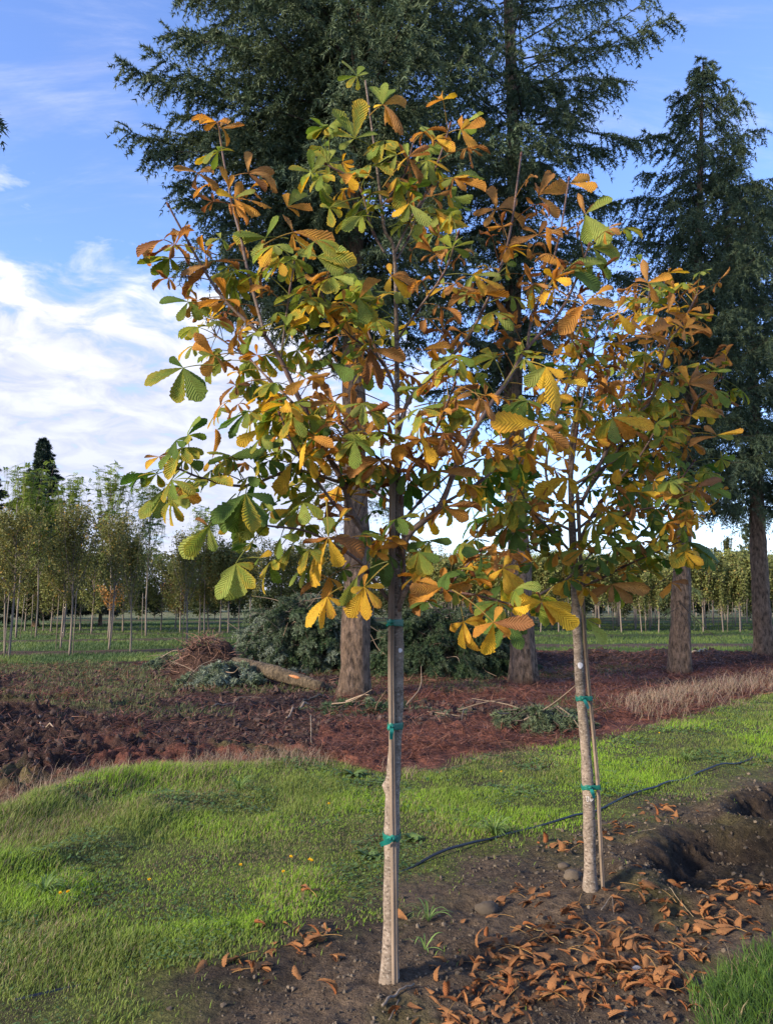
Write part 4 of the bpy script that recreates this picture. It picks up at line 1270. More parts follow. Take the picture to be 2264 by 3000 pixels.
def tie(label, z, TP, TR, SP_, sr, tail, tint=(0.012, 0.155, 0.115)):
    i = int(np.argmin(np.abs(TP[:, 2] - z)))
    a, ra = TP[i], TR[i] + .004
    j = int(np.argmin(np.abs(SP_[:, 2] - z)))
    b, rb = SP_[j], sr + .004
    pts = []
    for k in range(64):                        # hull of the two round sections
        th = k / 64 * 2 * math.pi
        d = np.array((math.cos(th), math.sin(th), 0))
        pa, pb = np.dot(a[:2], d[:2]) + ra, np.dot(b[:2], d[:2]) + rb
        c = a + d * ra if pa > pb else b + d * rb
        pts.append((c[0], c[1], z + 0.003 * math.sin(3 * th)))
    P = np.array(pts)
    mb = MB()
    rows = []
    for q, (dz, push) in enumerate(((-.013, 0), (-.007, .0016), (-.002, .0004), (.003, .0018), (.009, .0008), (.013, 0))):
        cen = P.mean(0)
        o = nrm((P - cen) * np.array((1, 1, 0)))
        rows.append(P + o * push + np.array((0, 0, dz)) + np.stack([np.zeros(64), np.zeros(64), 0.0025 * np.sin(np.arange(64) * .5 + q)], 1))
    V = np.concatenate(rows)
    k = np.arange(64)
    Q = np.concatenate([np.stack([r * 64 + k, r * 64 + (k + 1) % 64, (r + 1) * 64 + (k + 1) % 64, (r + 1) * 64 + k], -1) for r in range(5)])
    mb.add(V, Q, None, tint)
    e = empty('tie_tape', (float(a[0]), float(a[1]), z), label, 'plant tie')
    mb.build('band', MT['tape'], e)
    f = P[np.argmin(P[:, 1])]
    kn = MB()
    kn.tube(np.array([f + (-.008, -.004, 0), f + (0, -.010, .001), f + (.008, -.004, 0)]), (.006, .009, .006), 8, np.array(tint) * 1.1)
    kn.build('knot', MT['tape'], e)
    for (dx, dz, w, tw) in tail:
        t = np.linspace(0, 1, 9)[:, None]
        C = f + np.array((0, -.009, 0)) + t * np.array((dx, -.006, dz)) + np.array((0, 0, -1.0)) * (t ** 2) * .008 + np.array((0, -.008, 0)) * np.sin(t * 4)
        dr = nrm(np.array((dx, 0, dz)))
        sd = np.array((-dr[2], 0, dr[0]))
        wv = w * (0.45 + 0.55 * np.minimum(1, t * 3))
        off = sd * np.cos(tw * t) + np.array((0, 1, 0)) * np.sin(tw * t)
        V = np.concatenate([C - off * wv, C + off * wv, C - off * wv + (0, .0012, 0), C + off * wv + (0, .0012, 0)])
        k = np.arange(8)
        Q = np.concatenate([np.stack([k, k + 1, k + 10, k + 9], -1), np.stack([k + 18, k + 27, k + 28, k + 19], -1)])
        m2 = MB()
        m2.add(V, Q, None, np.array(tint) * np.array((1.5, 1.55, 1.6)))
        m2.build('tail', MT['tape'], e)


zt = lambda y, Y: float(at(1150, y, Y)[2])
tie('green tape tie at the fork of the nearest tree, below its sawn stub', zt(1823, D1), TP1, TRR1, st1, .0145, [(-.022, -.008, .006, 0.6)])
tie('green tape tie halfway up the nearest trunk with one tail hanging', zt(2123, D1), TP1, TRR1, st1, .0145, [(-.004, -.045, .009, 0.8), (-.02, .004, .006, .4)])
tie('lowest green tape tie on the nearest trunk, its tail sticking out left', zt(2445, D1), TP1, TRR1, st1, .0145, [(-.055, -.016, .012, 0.5), (-.028, .012, .007, .4)])
tie('upper green tape tie joining the leaning second trunk to its stake', zt(2045, D2), TP2, TRR2, st2, .0108, [(.030, -.048, .010, 0.7)])
tie('lower green tape tie joining the leaning second trunk to its stake', zt(2304, D2), TP2, TRR2, st2, .0108, [(.022, -.046, .011, 0.7), (-.006, .014, .006, .3)])


def paint_spot(tree, TP, TR, px, py, Y, r):
    z = at(px, py, Y)[2]
    i = int(np.argmin(np.abs(TP[:, 2] - z)))
    X = at(px, py, Y)[0] - TP[i, 0]
    V, k = [], 18
    rad = TR[i] * 1.06 + .0012
    for ring in (0, 0.55, 1.0):
        for j in range(k):
            a = j / k * 6.2832
            rr = r * ring * (1 + .07 * math.sin(3 * a + 1))
            xx = max(-rad * .96, min(rad * .96, X + rr * math.cos(a)))
            V.append((TP[i, 0] + xx, TP[i, 1] - math.sqrt(rad * rad - xx * xx), z + rr * 1.15 * math.sin(a)))
    q = np.arange(k)
    Q = np.concatenate([np.stack([a * k + q, a * k + (q + 1) % k, (a + 1) * k + (q + 1) % k, (a + 1) * k + q], -1) for a in (0, 1)])
    mb = MB()
    mb.add(np.array(V), Q, None, (0.62, 0.60, 0.60))
    o = mb.build('paint_spot', MT['plain'], tree)
    o['label'] = 'round white paint spot'


paint_spot(tree1, TP1, TRR1, 1172, 1904, D1, .0085)
paint_spot(tree2, TP2, TRR2, 1695, 1948, D2, .0150)


def trunk_writing():
    """white handwritten strokes on the second trunk, below its lower tie"""
    z0 = at(1720, 2336, D2)[2]
    i = int(np.argmin(np.abs(TP2[:, 2] - z0)))
    rad = TRR2[i] * 1.07 + .0012
    strokes = [[(-.017, .014), (-.017, -.012), (-.010, -.014)], [(-.009, .013), (-.008, -.012)], [(-.013, .012), (-.009, .013)],
               [(-.002, .012), (-.001, -.013)], [(.004, .012), (.004, -.012), (.010, -.008), (.011, .006), (.006, .013)],
               [(.013, .010), (.017, .002), (.013, -.010)]]
    mb = MB()
    for s in strokes:
        P = []
        for x, z in smooth_path([(a, 0, b) for a, b in s], 4)[:, [0, 2]]:
            x = max(-rad * .95, min(rad * .95, x))
            P.append((TP2[i, 0] + x, TP2[i, 1] - math.sqrt(rad * rad - x * x), z0 + z))
        mb.tube(np.array(P), .0014, 5, (0.66, 0.64, 0.62))
    o = mb.build('painted_number', MT['plain'], tree2)
    o['label'] = 'white hand-painted figures'


trunk_writing()


def red_tag():
    A, B = at(1214, 1706, D1 - .02), at(1250, 1785, D1 - .035)
    t = np.linspace(0, 1, 10)[:, None]
    C = A + (B - A) * t + np.array((0, .010, 0)) * np.sin(t * 5)
    d = nrm(B - A)
    sd = nrm(np.cross(d, (0, 1, 0)))
    w = .0105
    V = np.concatenate([C - sd * w, C + sd * w, C - sd * w + (0, .0014, 0), C + sd * w + (0, .0014, 0)])
    k = np.arange(9)
    Q = np.concatenate([np.stack([k, k + 1, k + 11, k + 10], -1), np.stack([k + 20, k + 30, k + 31, k + 21], -1)])
    mb = MB()
    mb.add(V, Q, None, (0.62, 0.035, 0.016))
    e = empty('flagging_ribbon', A, 'red flagging ribbon hanging from the sawn stub behind an orange leaf', 'ribbon')
    mb.build('ribbon', MT['tape'], e)
    kn = MB()
    S = at(1196, 1718, D1 - .04)
    th = np.linspace(0, 4 * math.pi, 40)
    ax = nrm(at(1199, 1708, D1 - .04) - at(1172, 1770, D1 - .02))
    a1 = nrm(np.cross(ax, (0, 1, 0)))
    b1 = np.cross(ax, a1)
    P = S + .0115 * (np.cos(th)[:, None] * a1 + np.sin(th)[:, None] * b1) + ax * (np.linspace(0, .008, 40)[:, None])
    P = np.concatenate([P, [A]])
    kn.tube(P, .0011, 5, (0.30, 0.28, 0.26))
    kn.build('wire', MT['hose'], e)


red_tag()


# ------------------------------------------------------------------ hose, stones, weeds, twigs
def hose():
    mb = MB()
    P = []
    ua, va = to_uv(*gnd(40, 2925)[:2])
    ub, vb = to_uv(*gnd(2200, 2222)[:2])
    for t in np.linspace(0, 1, 90):
        u = ua + (ub - ua) * t
        v = va + (vb - va) * t + 0.035 * math.sin(u * 1.7) + 0.015 * math.sin(u * 4.3)
        x, y = from_uv(u, v)
        P.append((x, y, gz((x, y)) + 0.016 + 0.012 * math.sin(u * 5.1 + 1) - 0.030 * max(0.0, min(1.0, (0.36 - t) / 0.08))))
    mb.tube(np.array(P), .0085, 10, (0.016, 0.018, 0.024))
    o = mb.build('drip_hose', MT['hose'])
    tag(o, 'black drip irrigation hose lying in the grass along the row', 'hose')


hose()


def stone(label, px, py, r, seed, c=(0.17, 0.13, 0.095)):
    p = gnd(px, py)
    b = MB()
    n, m = 14, 9
    V = []
    for i in range(m + 1):
        for j in range(n):
            a, e = j / n * 6.2832, (i / m - 0.5) * math.pi
            d = np.array((math.cos(a) * math.cos(e), math.sin(a) * math.cos(e), math.sin(e)))
            q = 1 + 0.35 * (vnoise(np.array([d[0] * 1.6 + seed]), np.array([d[1] * 1.6 + d[2] * 2.1]), seed)[0] - 0.5)
            V.append(d * np.array((1.15, 0.95, 0.72)) * r * q + (p[0], p[1], gz(p) + r * 0.35))
    i, j = np.meshgrid(np.arange(m), np.arange(n), indexing='ij')
    Q = np.stack([i * n + j, i * n + (j + 1) % n, (i + 1) * n + (j + 1) % n, (i + 1) * n + j], -1).reshape(-1, 4)
    b.add(np.array(V), Q, None, c)
    tag(b.build('stone', MT['stone']), label, 'stone')


stone('larger brown stone left of the second trunk base', 1676, 2580, .045, 3, (0.10, 0.078, 0.056))
stone('smaller brown stone just above the larger one by the second trunk', 1650, 2545, .030, 5, (0.085, 0.066, 0.048))
stone('dark earthy stone lying between the two horse chestnuts', 1425, 2668, .050, 8, (0.07, 0.055, 0.04))
stone('small grey stone among the fallen leaves right of the nearest trunk', 1865, 2835, .020, 9, (0.30, 0.29, 0.28))


def weed(px, py, kind, label, n, L, seed):
    p = gnd(px, py)
    p[2] = gz(p)
    r = np.random.default_rng(seed)
    mb = MB()
    for k in range(n):
        a = r.uniform(0, 6.28)
        out_ = np.array((math.cos(a), math.sin(a), 0))
        l = L * r.uniform(0.6, 1.15)
        t = np.linspace(0, 1, 7)[:, None]
        lift = r.uniform(0.25, 0.9) if kind == 'rosette' else r.uniform(0.6, 1.9)
        C = p + out_ * l * t * 0.8 + np.array((0, 0, 1)) * l * (lift * t - 0.75 * lift * t ** 2)
        sd = np.array((-out_[1], out_[0], 0.15))
        w = (0.022 if kind == 'rosette' else 0.0035) * np.sin(np.clip(t * 0.9 + 0.1, 0, 1) * math.pi) ** 0.7 * (1 + (0.3 * ((np.arange(7) % 2)[:, None] - .5) if kind == 'rosette' else 0))
        V = np.concatenate([C - sd * w, C, C + sd * w]) + np.concatenate([np.array((0, 0, .3)) * w, 0 * C, np.array((0, 0, .3)) * w])
        q = np.arange(6)
        Q = np.concatenate([np.stack([q, q + 1, q + 8, q + 7], -1), np.stack([q + 7, q + 8, q + 15, q + 14], -1)])
        c = np.array((0.13, 0.20, 0.055) if kind == 'rosette' else (0.17, 0.26, 0.07)) * r.uniform(0.7, 1.2)
        mb.add(V, Q, None, c)
    tag(mb.build('grass_tuft' if kind == 'tuft' else 'broadleaf_weed', MT['grass']), label, 'weed')


weed(1446, 2455, 'tuft', 'large arching grass tuft beside the hose between the two trunks', 90, .20, 1)
weed(1255, 2700, 'tuft', 'thin pale grass tuft on bare soil right of the nearest trunk', 16, .17, 2)
weed(1245, 2790, 'tuft', 'sparse small grass tuft on the soil nearest the camera', 9, .12, 12)
weed(1205, 2460, 'rosette', 'leafy green weed just right of the nearest trunk by the hose', 22, .10, 3)
weed(1075, 2510, 'rosette', 'pale rosette weed just left of the nearest trunk above the hose', 22, .11, 4)
weed(1035, 2275, 'rosette', 'dark leafy weed at the foot of the grassy bank', 26, .16, 5)
weed(700, 2325, 'tuft', 'spiky dark grass tuft on top of the left grassy bank', 60, .20, 6)
weed(130, 2630, 'tuft', 'pale arching grass tuft at the far left of the lawn', 50, .16, 7)
weed(1700, 2120, 'tuft', 'green feathery tuft at the mulch edge behind the second trunk', 80, .26, 8)
weed(2010, 2230, 'tuft', 'bright grass tuft in the lawn right of the second stake', 45, .15, 9)


def dandelion(px, py, label):
    p = gnd(px, py)
    p[2] = gz(p)
    e = empty('yellow_flower', p, label, 'flower', 'small yellow flowers in the lawn')
    h = rng.uniform(.07, .11)
    top = p + np.array((rng.normal(0, .01), rng.normal(0, .01), h))
    mb = MB()
    mb.tube(smooth_path([p, (p + top) / 2 + np.array((.004, 0, 0)), top], 4), .0014, 5, (0.20, 0.26, 0.07))
    mb.build('stem', MT['grass'], e)
    mb = MB()
    n = 22
    a = rng.uniform(0, 6.28, n)
    el = rng.uniform(0.05, 1.2, n)
    D = np.stack([np.cos(a) * np.cos(el), np.sin(a) * np.cos(el), np.sin(el)], 1)
    D = nrm(D + np.array((0, -.35, .1)))
    S = nrm(np.cross(D, rng.normal(0, 1, (n, 3))))
    mb.quads(top + D * .006, D * .0075, S * .0034, (0.85, 0.56, 0.02))
    mb.build('flower_head', MT['petal'], e)


for pxy in ((172, 2675), (206, 2670), (848, 2566), (903, 2570), (915, 2586), (829, 2612), (705, 2590), (441, 2627), (965, 2395), (1471, 2295), (1925, 2170)):
    dandelion(*pxy, 'small yellow dandelion flower open in the lawn')


def twig(pts, r, label, c=(0.20, 0.15, 0.11), name='fallen_twig', lift=.008):
    P = smooth_path([gnd(x, y) for x, y in pts], 5)
    P[:, 2] = height(P[:, 0], P[:, 1]) + lift + rng.uniform(0, .008, len(P))
    mb = MB()
    mb.tube(P, np.linspace(r, r * .55, len(P)), 6, c)
    tag(mb.build(name, MT['twig']), label, 'twig')


twig([(1120, 2968), (1160, 2935), (1213, 2912)], .006, 'grey forked twig lying on soil below the nearest trunk base', (0.17, 0.14, 0.11))
twig([(1140, 2996), (1168, 2950)], .004, 'short twig pointing at the camera below the nearest trunk', (0.15, 0.12, 0.09))
twig([(1230, 2700), (1290, 2690)], .004, 'dark short twig on soil right of the nearest trunk', (0.09, 0.07, 0.05))
twig([(1760, 2680), (1790, 2650), (1798, 2700)], .0025, 'thin pale forked stalk below the second trunk', (0.28, 0.22, 0.15))
twig([(1540, 2720), (1600, 2745), (1650, 2770)], .0022, 'long yellowish leaf stalk on the soil between the trunks', (0.36, 0.25, 0.10))
twig([(1960, 2640), (2000, 2665), (2030, 2690)], .0022, 'pale leaf stalk in the leaf litter near the corner grass', (0.34, 0.25, 0.14))
twig([(1850, 2450), (1900, 2440), (1960, 2445)], .003, 'straight pale stick near the first planting hole', (0.26, 0.2, 0.13))
twig([(115, 2130), (125, 2155), (160, 2163)], .012, 'bent pale stick on the dark dug soil at left', (0.34, 0.26, 0.19), 'broken_stick', .03)
twig([(905, 2070), (870, 2085), (840, 2120)], .020, 'pale broken branch lying left of the big middle trunk', (0.30, 0.23, 0.16), 'broken_stick', .04)
twig([(980, 2050), (910, 2058), (880, 2070)], .022, 'dark mossy branch lying against the foot of the middle trunk', (0.11, 0.09, 0.06), 'broken_stick', .05)
twig([(620, 2080), (700, 2060), (780, 2055)], .012, 'thin bare stick on the dug soil in front of the log', (0.22, 0.16, 0.11), 'broken_stick', .04)
twig([(2010, 1945), (2040, 1948), (2070, 1940)], .03, 'pale stick lying on the dark mound right of the third trunk', (0.36, 0.28, 0.2), 'broken_stick', .06)
twig([(910, 2125), (912, 2200)], .006, 'thin pale straw standing out of the red mulch', (0.38, 0.3, 0.2), 'broken_stick', .05)


# ------------------------------------------------------------------ fallen leaves
def fallen():
    protos = []
    for k in range(16):
        mb = MB()
        L = rng.uniform(.075, .135)
        if k < 11:
            leaflet(mb, np.array((-L / 2, 0, .010)), (1, 0, rng.uniform(0, .25)), (0, 0, 1), L, L * rng.uniform(.36, .48), 'R', rng.uniform(.30, .95))
        else:
            for q in range(int(rng.integers(2, 4))):
                a = rng.uniform(-1.3, 1.3)
                leaflet(mb, np.array((0, 0, .012)), (math.cos(a), math.sin(a), rng.uniform(-.05, .2)), (0, 0, 1), L * rng.uniform(.7, 1), L * .40, 'R', rng.uniform(.4, .8))
            petiole(mb, np.array((-L * .9, 0, .006)), np.array((0, 0, .012)), 'B')
        me = mb.build('fallen_leaf', MT['litter'])
        # sit the lowest vertices on the ground
        co = np.zeros(len(me.data.vertices) * 3, np.float32)
        me.data.vertices.foreach_get('co', co)
        co = co.reshape(-1, 3)
        co[:, 2] -= np.percentile(co[:, 2], 12)
        me.data.vertices.foreach_set('co', co.ravel())
        protos.append(me)
    spots = []
    clusters = [(1480, 2830, 90, 55, 26), (1640, 2755, 110, 40, 24), (1850, 2830, 90, 50, 26), (1900, 2760, 80, 45, 18), (2060, 2720, 90, 50, 24), (2150, 2640, 90, 45, 18),
                (1500, 2940, 130, 35, 20), (1350, 2975, 90, 22, 10), (1930, 2900, 60, 45, 14), (1800, 2930, 70, 40, 8), (1850, 2640, 60, 35, 10), (1560, 2640, 50, 20, 8),
                (1940, 2380, 45, 16, 7), (1820, 2430, 60, 22, 8), (1640, 2480, 55, 14, 5), (900, 2760, 55, 25, 12), (780, 2830, 60, 25, 7), (2180, 2590, 70, 35, 12), (2230, 2660, 30, 40, 8),
                (1720, 2870, 60, 40, 10), (1600, 2880, 60, 40, 8)]
    for cx, cy, sx, sy, n in clusters:
        for _ in range(n):
            spots.append((rng.normal(cx, sx * .85), rng.normal(cy, sy * .85), 0))
    for _ in range(46):
        spots.append((rng.uniform(500, 2264), rng.uniform(2560, 2990), 0))
    for p in ((880, 2620), (910, 2985), (1230, 2790), (1285, 2705), (540, 2840), (545, 2880), (600, 2915), (560, 2950), (90, 2875), (190, 2885), (30, 2960), (180, 2945), (575, 2620), (440, 2440),
              (310, 2545), (555, 2525), (640, 2580), (720, 2660), (1250, 2560), (1450, 2425), (1600, 2490), (2060, 2255), (1810, 2240), (2120, 2220), (1710, 2215), (990, 2570), (830, 2490), (870, 2500),
              (740, 2435), (1505, 2575), (1395, 2520), (260, 2945)):
        spots.append((*p, 1))
    i = 0
    used = []
    for x, y, s in spots:
        if y > 3010 or i >= 296:
            continue
        p = gnd(x, y)
        u, v, lawn, corner, *_ = zone(np.array([p[0]]), np.array([p[1]]))
        on_grass = lawn[0] > .5
        pr = protos[i % 16]
        o = pr if i < 16 else pr.copy()
        if i >= 16:
            COL.objects.link(o)
        z = gz(p)
        stack = sum(1 for q in used if (q[0] - p[0]) ** 2 + (q[1] - p[1]) ** 2 < .0022)
        used.append(p)
        dx = gz((p[0] + .03, p[1])) - gz((p[0] - .03, p[1]))
        dy = gz((p[0], p[1] + .03)) - gz((p[0], p[1] - .03))
        o.location = (p[0], p[1], z + .003 + .012 * min(stack, 3) + (.022 if on_grass else 0))
        o.rotation_euler = (math.atan2(dy, .06) + rng.normal(0, .18), -math.atan2(dx, .06) + rng.normal(0, .18), rng.uniform(0, 6.28))
        sc = rng.uniform(.55, 1.0)
        o.scale = (sc, sc, sc)
        if corner[0] > .5:
            tag(o, 'brown fallen leaf caught in the longer grass of the near right corner', 'leaf', 'fallen leaves in the corner grass')
            o.location.z += .05
        elif on_grass:
            tag(o, 'brown fallen leaf lying alone on the green lawn strip', 'leaf', 'fallen leaves on the lawn strip')
        else:
            tag(o, 'curled brown fallen leaf lying on the bare soil row', 'leaf', 'fallen leaves on the bare soil')
        i += 1
    # past three hundred: the smaller scraps between them
    mb = MB()
    for cx, cy, sx, sy, n in clusters:
        for _ in range(int(n * 1.5)):
            x, y = rng.normal(cx, sx * 1.0), rng.normal(cy, sy * 1.0)
            if y > 3020 or y < 2300:
                continue
            p = gnd(x, y)
            p[2] = gz(p) + .004
            a = rng.uniform(0, 6.28)
            L = rng.uniform(.035, .085)
            leaflet(mb, p, (math.cos(a), math.sin(a), rng.uniform(-.05, .35)), (rng.normal(0, .3), rng.normal(0, .3), 1), L, L * rng.uniform(.36, .6), 'R', rng.uniform(.4, 1.1))
    tag(mb.build('leaf_litter', MT['litter']), 'small brown leaf scraps littering the bare soil between the larger fallen leaves', 'litter', kind='stuff')


fallen()


# ------------------------------------------------------------------ conifers
def spray(mb, wood, O, Ax, R, r, density=1.0, hang=0.6, nlen=.055, nw=.012, cols=None, e0=0.2, tip=0.12, lfac=1.0, bl0=0.12):
    """one bough: a curved axis with drooping side branchlets clothed in needle tufts"""
    hz_ = nrm(Ax * np.array((1, 1, 0)))
    up = np.array((0, 0, 1.0))
    sd = np.array((-hz_[1], hz_[0], 0))
    s = np.linspace(0, 1, 9)
    bendz = np.tan(e0) * s * (1 - .35 * s) - .16 * s ** 2 + tip * s ** 4
    wig = r.normal(0, .05) * np.sin(s * 4 + r.uniform(0, 6))
    Pa = O + (hz_[None] * s[:, None] + sd[None] * wig[:, None] + up[None] * bendz[:, None]) * R
    if wood is not None:
        wood.tube(Pa, np.linspace(.006 + .005 * R, .003, 9), 5, (0.075, 0.055, 0.042), False)
    m = max(6, int(R / .050 * density))
    q = r.uniform(.10, 1.0, m) ** .85
    B = np.stack([np.interp(q, s, Pa[:, k]) for k in range(3)], 1)
    side = np.where(np.arange(m) % 2 == 0, 1.0, -1.0)
    fw = r.uniform(.35, .95, m)
    dr = hang * r.uniform(.2, 1.3, m)
    Dv = nrm(sd[None] * (side * r.uniform(.35, 1.1, m))[:, None] + hz_[None] * fw[:, None] - up[None] * (dr * .45)[:, None] + r.normal(0, .15, (m, 3)))
    l = lfac * (bl0 + .58 * (1 - .62 * q) * r.uniform(.5, 1.2, m)) * min(1.0, .4 + R / 3.0)
    K = 12
    t = (np.arange(K) + r.uniform(0, 1, (m, K))) / K
    P = B[:, None] + Dv[:, None] * (l[:, None] * t)[..., None] - up * ((dr * l)[:, None] * .85 * t ** 2)[..., None]
    tang = Dv[:, None] - up * (dr[:, None] * 1.7 * t)[..., None]
    tang = nrm(tang)
    W = 4
    P = np.repeat(P.reshape(-1, 3), W, 0)
    tang = np.repeat(tang.reshape(-1, 3), W, 0)
    n = len(P)
    rd = nrm(r.normal(0, 1, (n, 3)) + np.array((0, 0, -.15)))
    D = nrm(tang * .75 + rd * .85)
    S = nrm(np.cross(D, r.normal(0, 1, (n, 3))))
    c0, c1 = cols
    tone = np.repeat(np.repeat(r.uniform(0, 1, m), K), W)
    c = np.array(c0)[None] * (1 - tone[:, None]) + np.array(c1)[None] * tone[:, None]
    c = c * r.uniform(.7, 1.3, (n, 1))
    mb.tris(P, D, S, nlen * r.uniform(.6, 1.3, n), nw, c)


NEEDLE = ((0.046, 0.078, 0.046), (0.110, 0.145, 0.075))


def conifer(label, base, r0, H, zc0, radius, step, seed, density=1.0, lean=(0, 0), hang=.7, elev=(-.05, .65), cols=NEEDLE, nlen=.085, nw=.021, name='conifer', group=None, stubs=14, az_lim=None, more=()):
    r = np.random.default_rng(seed)
    base = np.array((base[0], base[1], gz(base) - .05))
    root = empty(name, base, label, 'conifer', group)
    z = np.linspace(0, H, 70)
    ax = np.stack([base[0] + lean[0] * z + .04 * np.sin(z * .6 + seed), base[1] + lean[1] * z, base[2] + z], 1)
    rr = r0 * ((1 - z / H) ** .8 * .92 + .03) * (1 + .35 * np.exp(-z / .35))
    tm = MB()

    def ridges(q, th, PP):
        return q * (1 + .06 * np.sin(5 * th + PP[:, 2:3] * .8) + .08 * (vnoise(th[None] * 3.0 + 0 * PP[:, 2:3], PP[:, 2:3] * 3.3 + 0 * th[None], seed) - .5))
    tm.tube(ax, rr, 28, (0.215, 0.145, 0.095), True, .12, seed, 1.0, ridges)
    tr = tm.build('trunk', MT['rough_bark'], root)
    for k in range(stubs):
        sm = MB()
        zz_ = r.uniform(.25, min(zc0, 5.0))
        i = int(zz_ / H * 69)
        a = r.uniform(-3.1, 0.1) if k % 4 else r.choice([-.05, -3.1])
        d = nrm(np.array((math.cos(a), math.sin(a), r.uniform(-.1, .5))))
        c0 = ax[i] + d * rr[i] * .8
        ln = r.uniform(.04, .11) + rr[i] * .25
        col = (0.42, 0.24, 0.11) if r.uniform() < .35 else (0.20, 0.14, 0.10)
        sm.tube(np.stack([c0, c0 + d * ln]), (r.uniform(.02, .04), r.uniform(.012, .025)), 7, col)
        sm.build('branch_stub', MT['rough_bark'], tr)
    fo, wo = MB(), MB()
    zz_ = zc0
    k = 0
    while zz_ < H - .06:
        f = (zz_ - zc0) / max(H - zc0, .1)
        R = radius(zz_) * r.uniform(.62, 1.12)
        a = k * 2.39996 + r.normal(0, .3)
        i = min(int(zz_ / H * 69), 69)
        if az_lim is None or math.cos(a - az_lim) > -.35:
            O = ax[i]
            dirv = np.array((math.cos(a), math.sin(a), 0))
            if k % 3 == 0 and R > 1.2:
                a2 = a + 1.3
                spray(fo, None, O, np.array((math.cos(a2), math.sin(a2), 0)), .35 * R, r, density * 1.6, hang * 1.6, nlen, nw, cols, -.1, 0)
            spray(fo, wo, O, dirv, max(R, .14), r, density, hang * r.uniform(.7, 1.3), nlen, nw, cols, elev[0] + (elev[1] - elev[0]) * f + r.normal(0, .12), r.uniform(.02, .28))
        zz_ += step * r.uniform(.6, 1.4) * (.75 if H < 15 and zz_ > H - 1.6 else 1 if zz_ < 12.6 else 2.4)
        k += 1
    for a, zz_ in more:                           # the boughs thickest on one side
        i = int(zz_ / H * 69)
        f = (zz_ - zc0) / (H - zc0)
        spray(fo, wo, ax[i], np.array((math.cos(a), math.sin(a), 0)), radius(zz_) * r.uniform(.75, 1.05), r, density, hang, nlen, nw, cols, elev[0] + (elev[1] - elev[0]) * f + r.normal(0, .12), r.uniform(.02, .2))
    wo.build('bough', MT['rough_bark'], root)
    fo.build('crown', MT['needle'], root)
    return root, ax, rr


C1, C2, C3, C4 = gnd(1034, 2046), gnd(1526, 2006), gnd(1986, 1974), gnd(2243, 1948)
conifer('tallest dark conifer at left centre, its bare trunk behind the nearest tree', C1, .245, 19, 6.2, lambda z: np.interp(z, (6.3, 7.5, 9.3, 12, 19), (1.7, 2.7, 3.45, 3.4, .4)), .055, 101, 1.15, elev=(-.08, .7), more=[(2.7 + .9 * math.sin(k * 2.3), 6.9 + k * .125) for k in range(48)])
conifer('tall dark conifer second from the brush pile, trunk left of the second horse chestnut', C2, .235, 19, 5.6, lambda z: np.interp(z, (5, 8, 11, 14, 19), (1.6, 2.2, 3.0, 2.6, .3)), .085, 102, 1.0)
conifer('leaning dark conifer whose pointed top shows against blue sky', C3, .215, 14.0, 4.0, lambda z: np.interp(z, (4, 6, 9, 11.5, 14), (1.5, 2.3, 2.1, 1.4, .15)), .060, 103, .9, lean=(.085, 0), hang=1.0)
conifer('dark conifer at the right border with knotty sunlit trunk', C4, .225, 12.0, 3.7, lambda z: np.interp(z, (3.7, 6, 8.5, 10.5, 12), (1.7, 2.4, 2.3, 1.5, .2)), .055, 104, .95, hang=1.0)


# low hanging boughs on the bare trunks
def hanging(C, label_name, items, seed, cols):
    r = np.random.default_rng(seed)
    root = [o for o in COL.objects if o.get('label') == label_name][0]
    for (px_, py_, Y, a, R, e0, hang) in items:
        fo, wo = MB(), MB()
        O = at(px_, py_, Y)
        spray(fo, wo, O, np.array((math.cos(a), math.sin(a), 0)), R, r, 1.0, hang, .07, .016, cols, e0, 0.0)
        bo = wo.build('low_bough', MT['rough_bark'], root)
        fo.build('needle_spray', MT['needle'], bo)


hanging(C1, 'tallest dark conifer at left centre, its bare trunk behind the nearest tree',
        [(1020, 1150, C1[1], 3.0, 1.3, -.25, 1.2), (1050, 1180, C1[1] - .2, -.3, 1.2, -.2, 1.2), (1030, 1380, C1[1] - .2, 3.3, .9, -.3, 1.4), (1050, 1400, C1[1] - .2, .1, 1.0, -.5, 1.5), (1030, 1250, C1[1] - .2, -1.6, .8, -.4, 1.4), (1030, 1060, C1[1], 2.8, 1.5, -.1, 1.0), (1040, 1040, C1[1], .2, 1.6, -.1, 1.0)], 5, NEEDLE)
hanging(C2, 'tall dark conifer second from the brush pile, trunk left of the second horse chestnut',
        [(1526, 1120 + k * 55, C2[1] - .2, (-1.5, 3.0, -.2, -2.4, -.8)[k % 5], 1.1, -.35, 1.3) for k in range(6)], 15, NEEDLE)
hanging(C1, 'tallest dark conifer at left centre, its bare trunk behind the nearest tree',
        [(1034, 900 + k * 60, C1[1] - .2, (-1.5, -2.3, -.9, 3.1, .1)[k % 5], 1.2, -.35, 1.3) for k in range(7)], 16, NEEDLE)
hanging(C3, 'leaning dark conifer whose pointed top shows against blue sky',
        [(1995, 1500, C3[1], -.2, 1.0, -.3, 1.3), (1995, 1440, C3[1] - .2, 3.3, .9, -.4, 1.3), (1990, 1700, C3[1] - .3, -1.5, .35, -1.0, 1.6), (1985, 1760, C3[1] - .3, -.4, .9, -.9, 1.6), (1985, 1780, C3[1] - .3, 3.4, .7, -.5, 1.5), (2000, 1640, C3[1] - .3, -.3, .8, -.6, 1.5), (1990, 1660, C3[1] - .2, 3.2, .8, -.7, 1.5), (1990, 1790, C3[1] - .3, -1.2, .4, -1.1, 1.6)], 6, ((0.07, 0.105, 0.05), (0.12, 0.16, 0.07)))
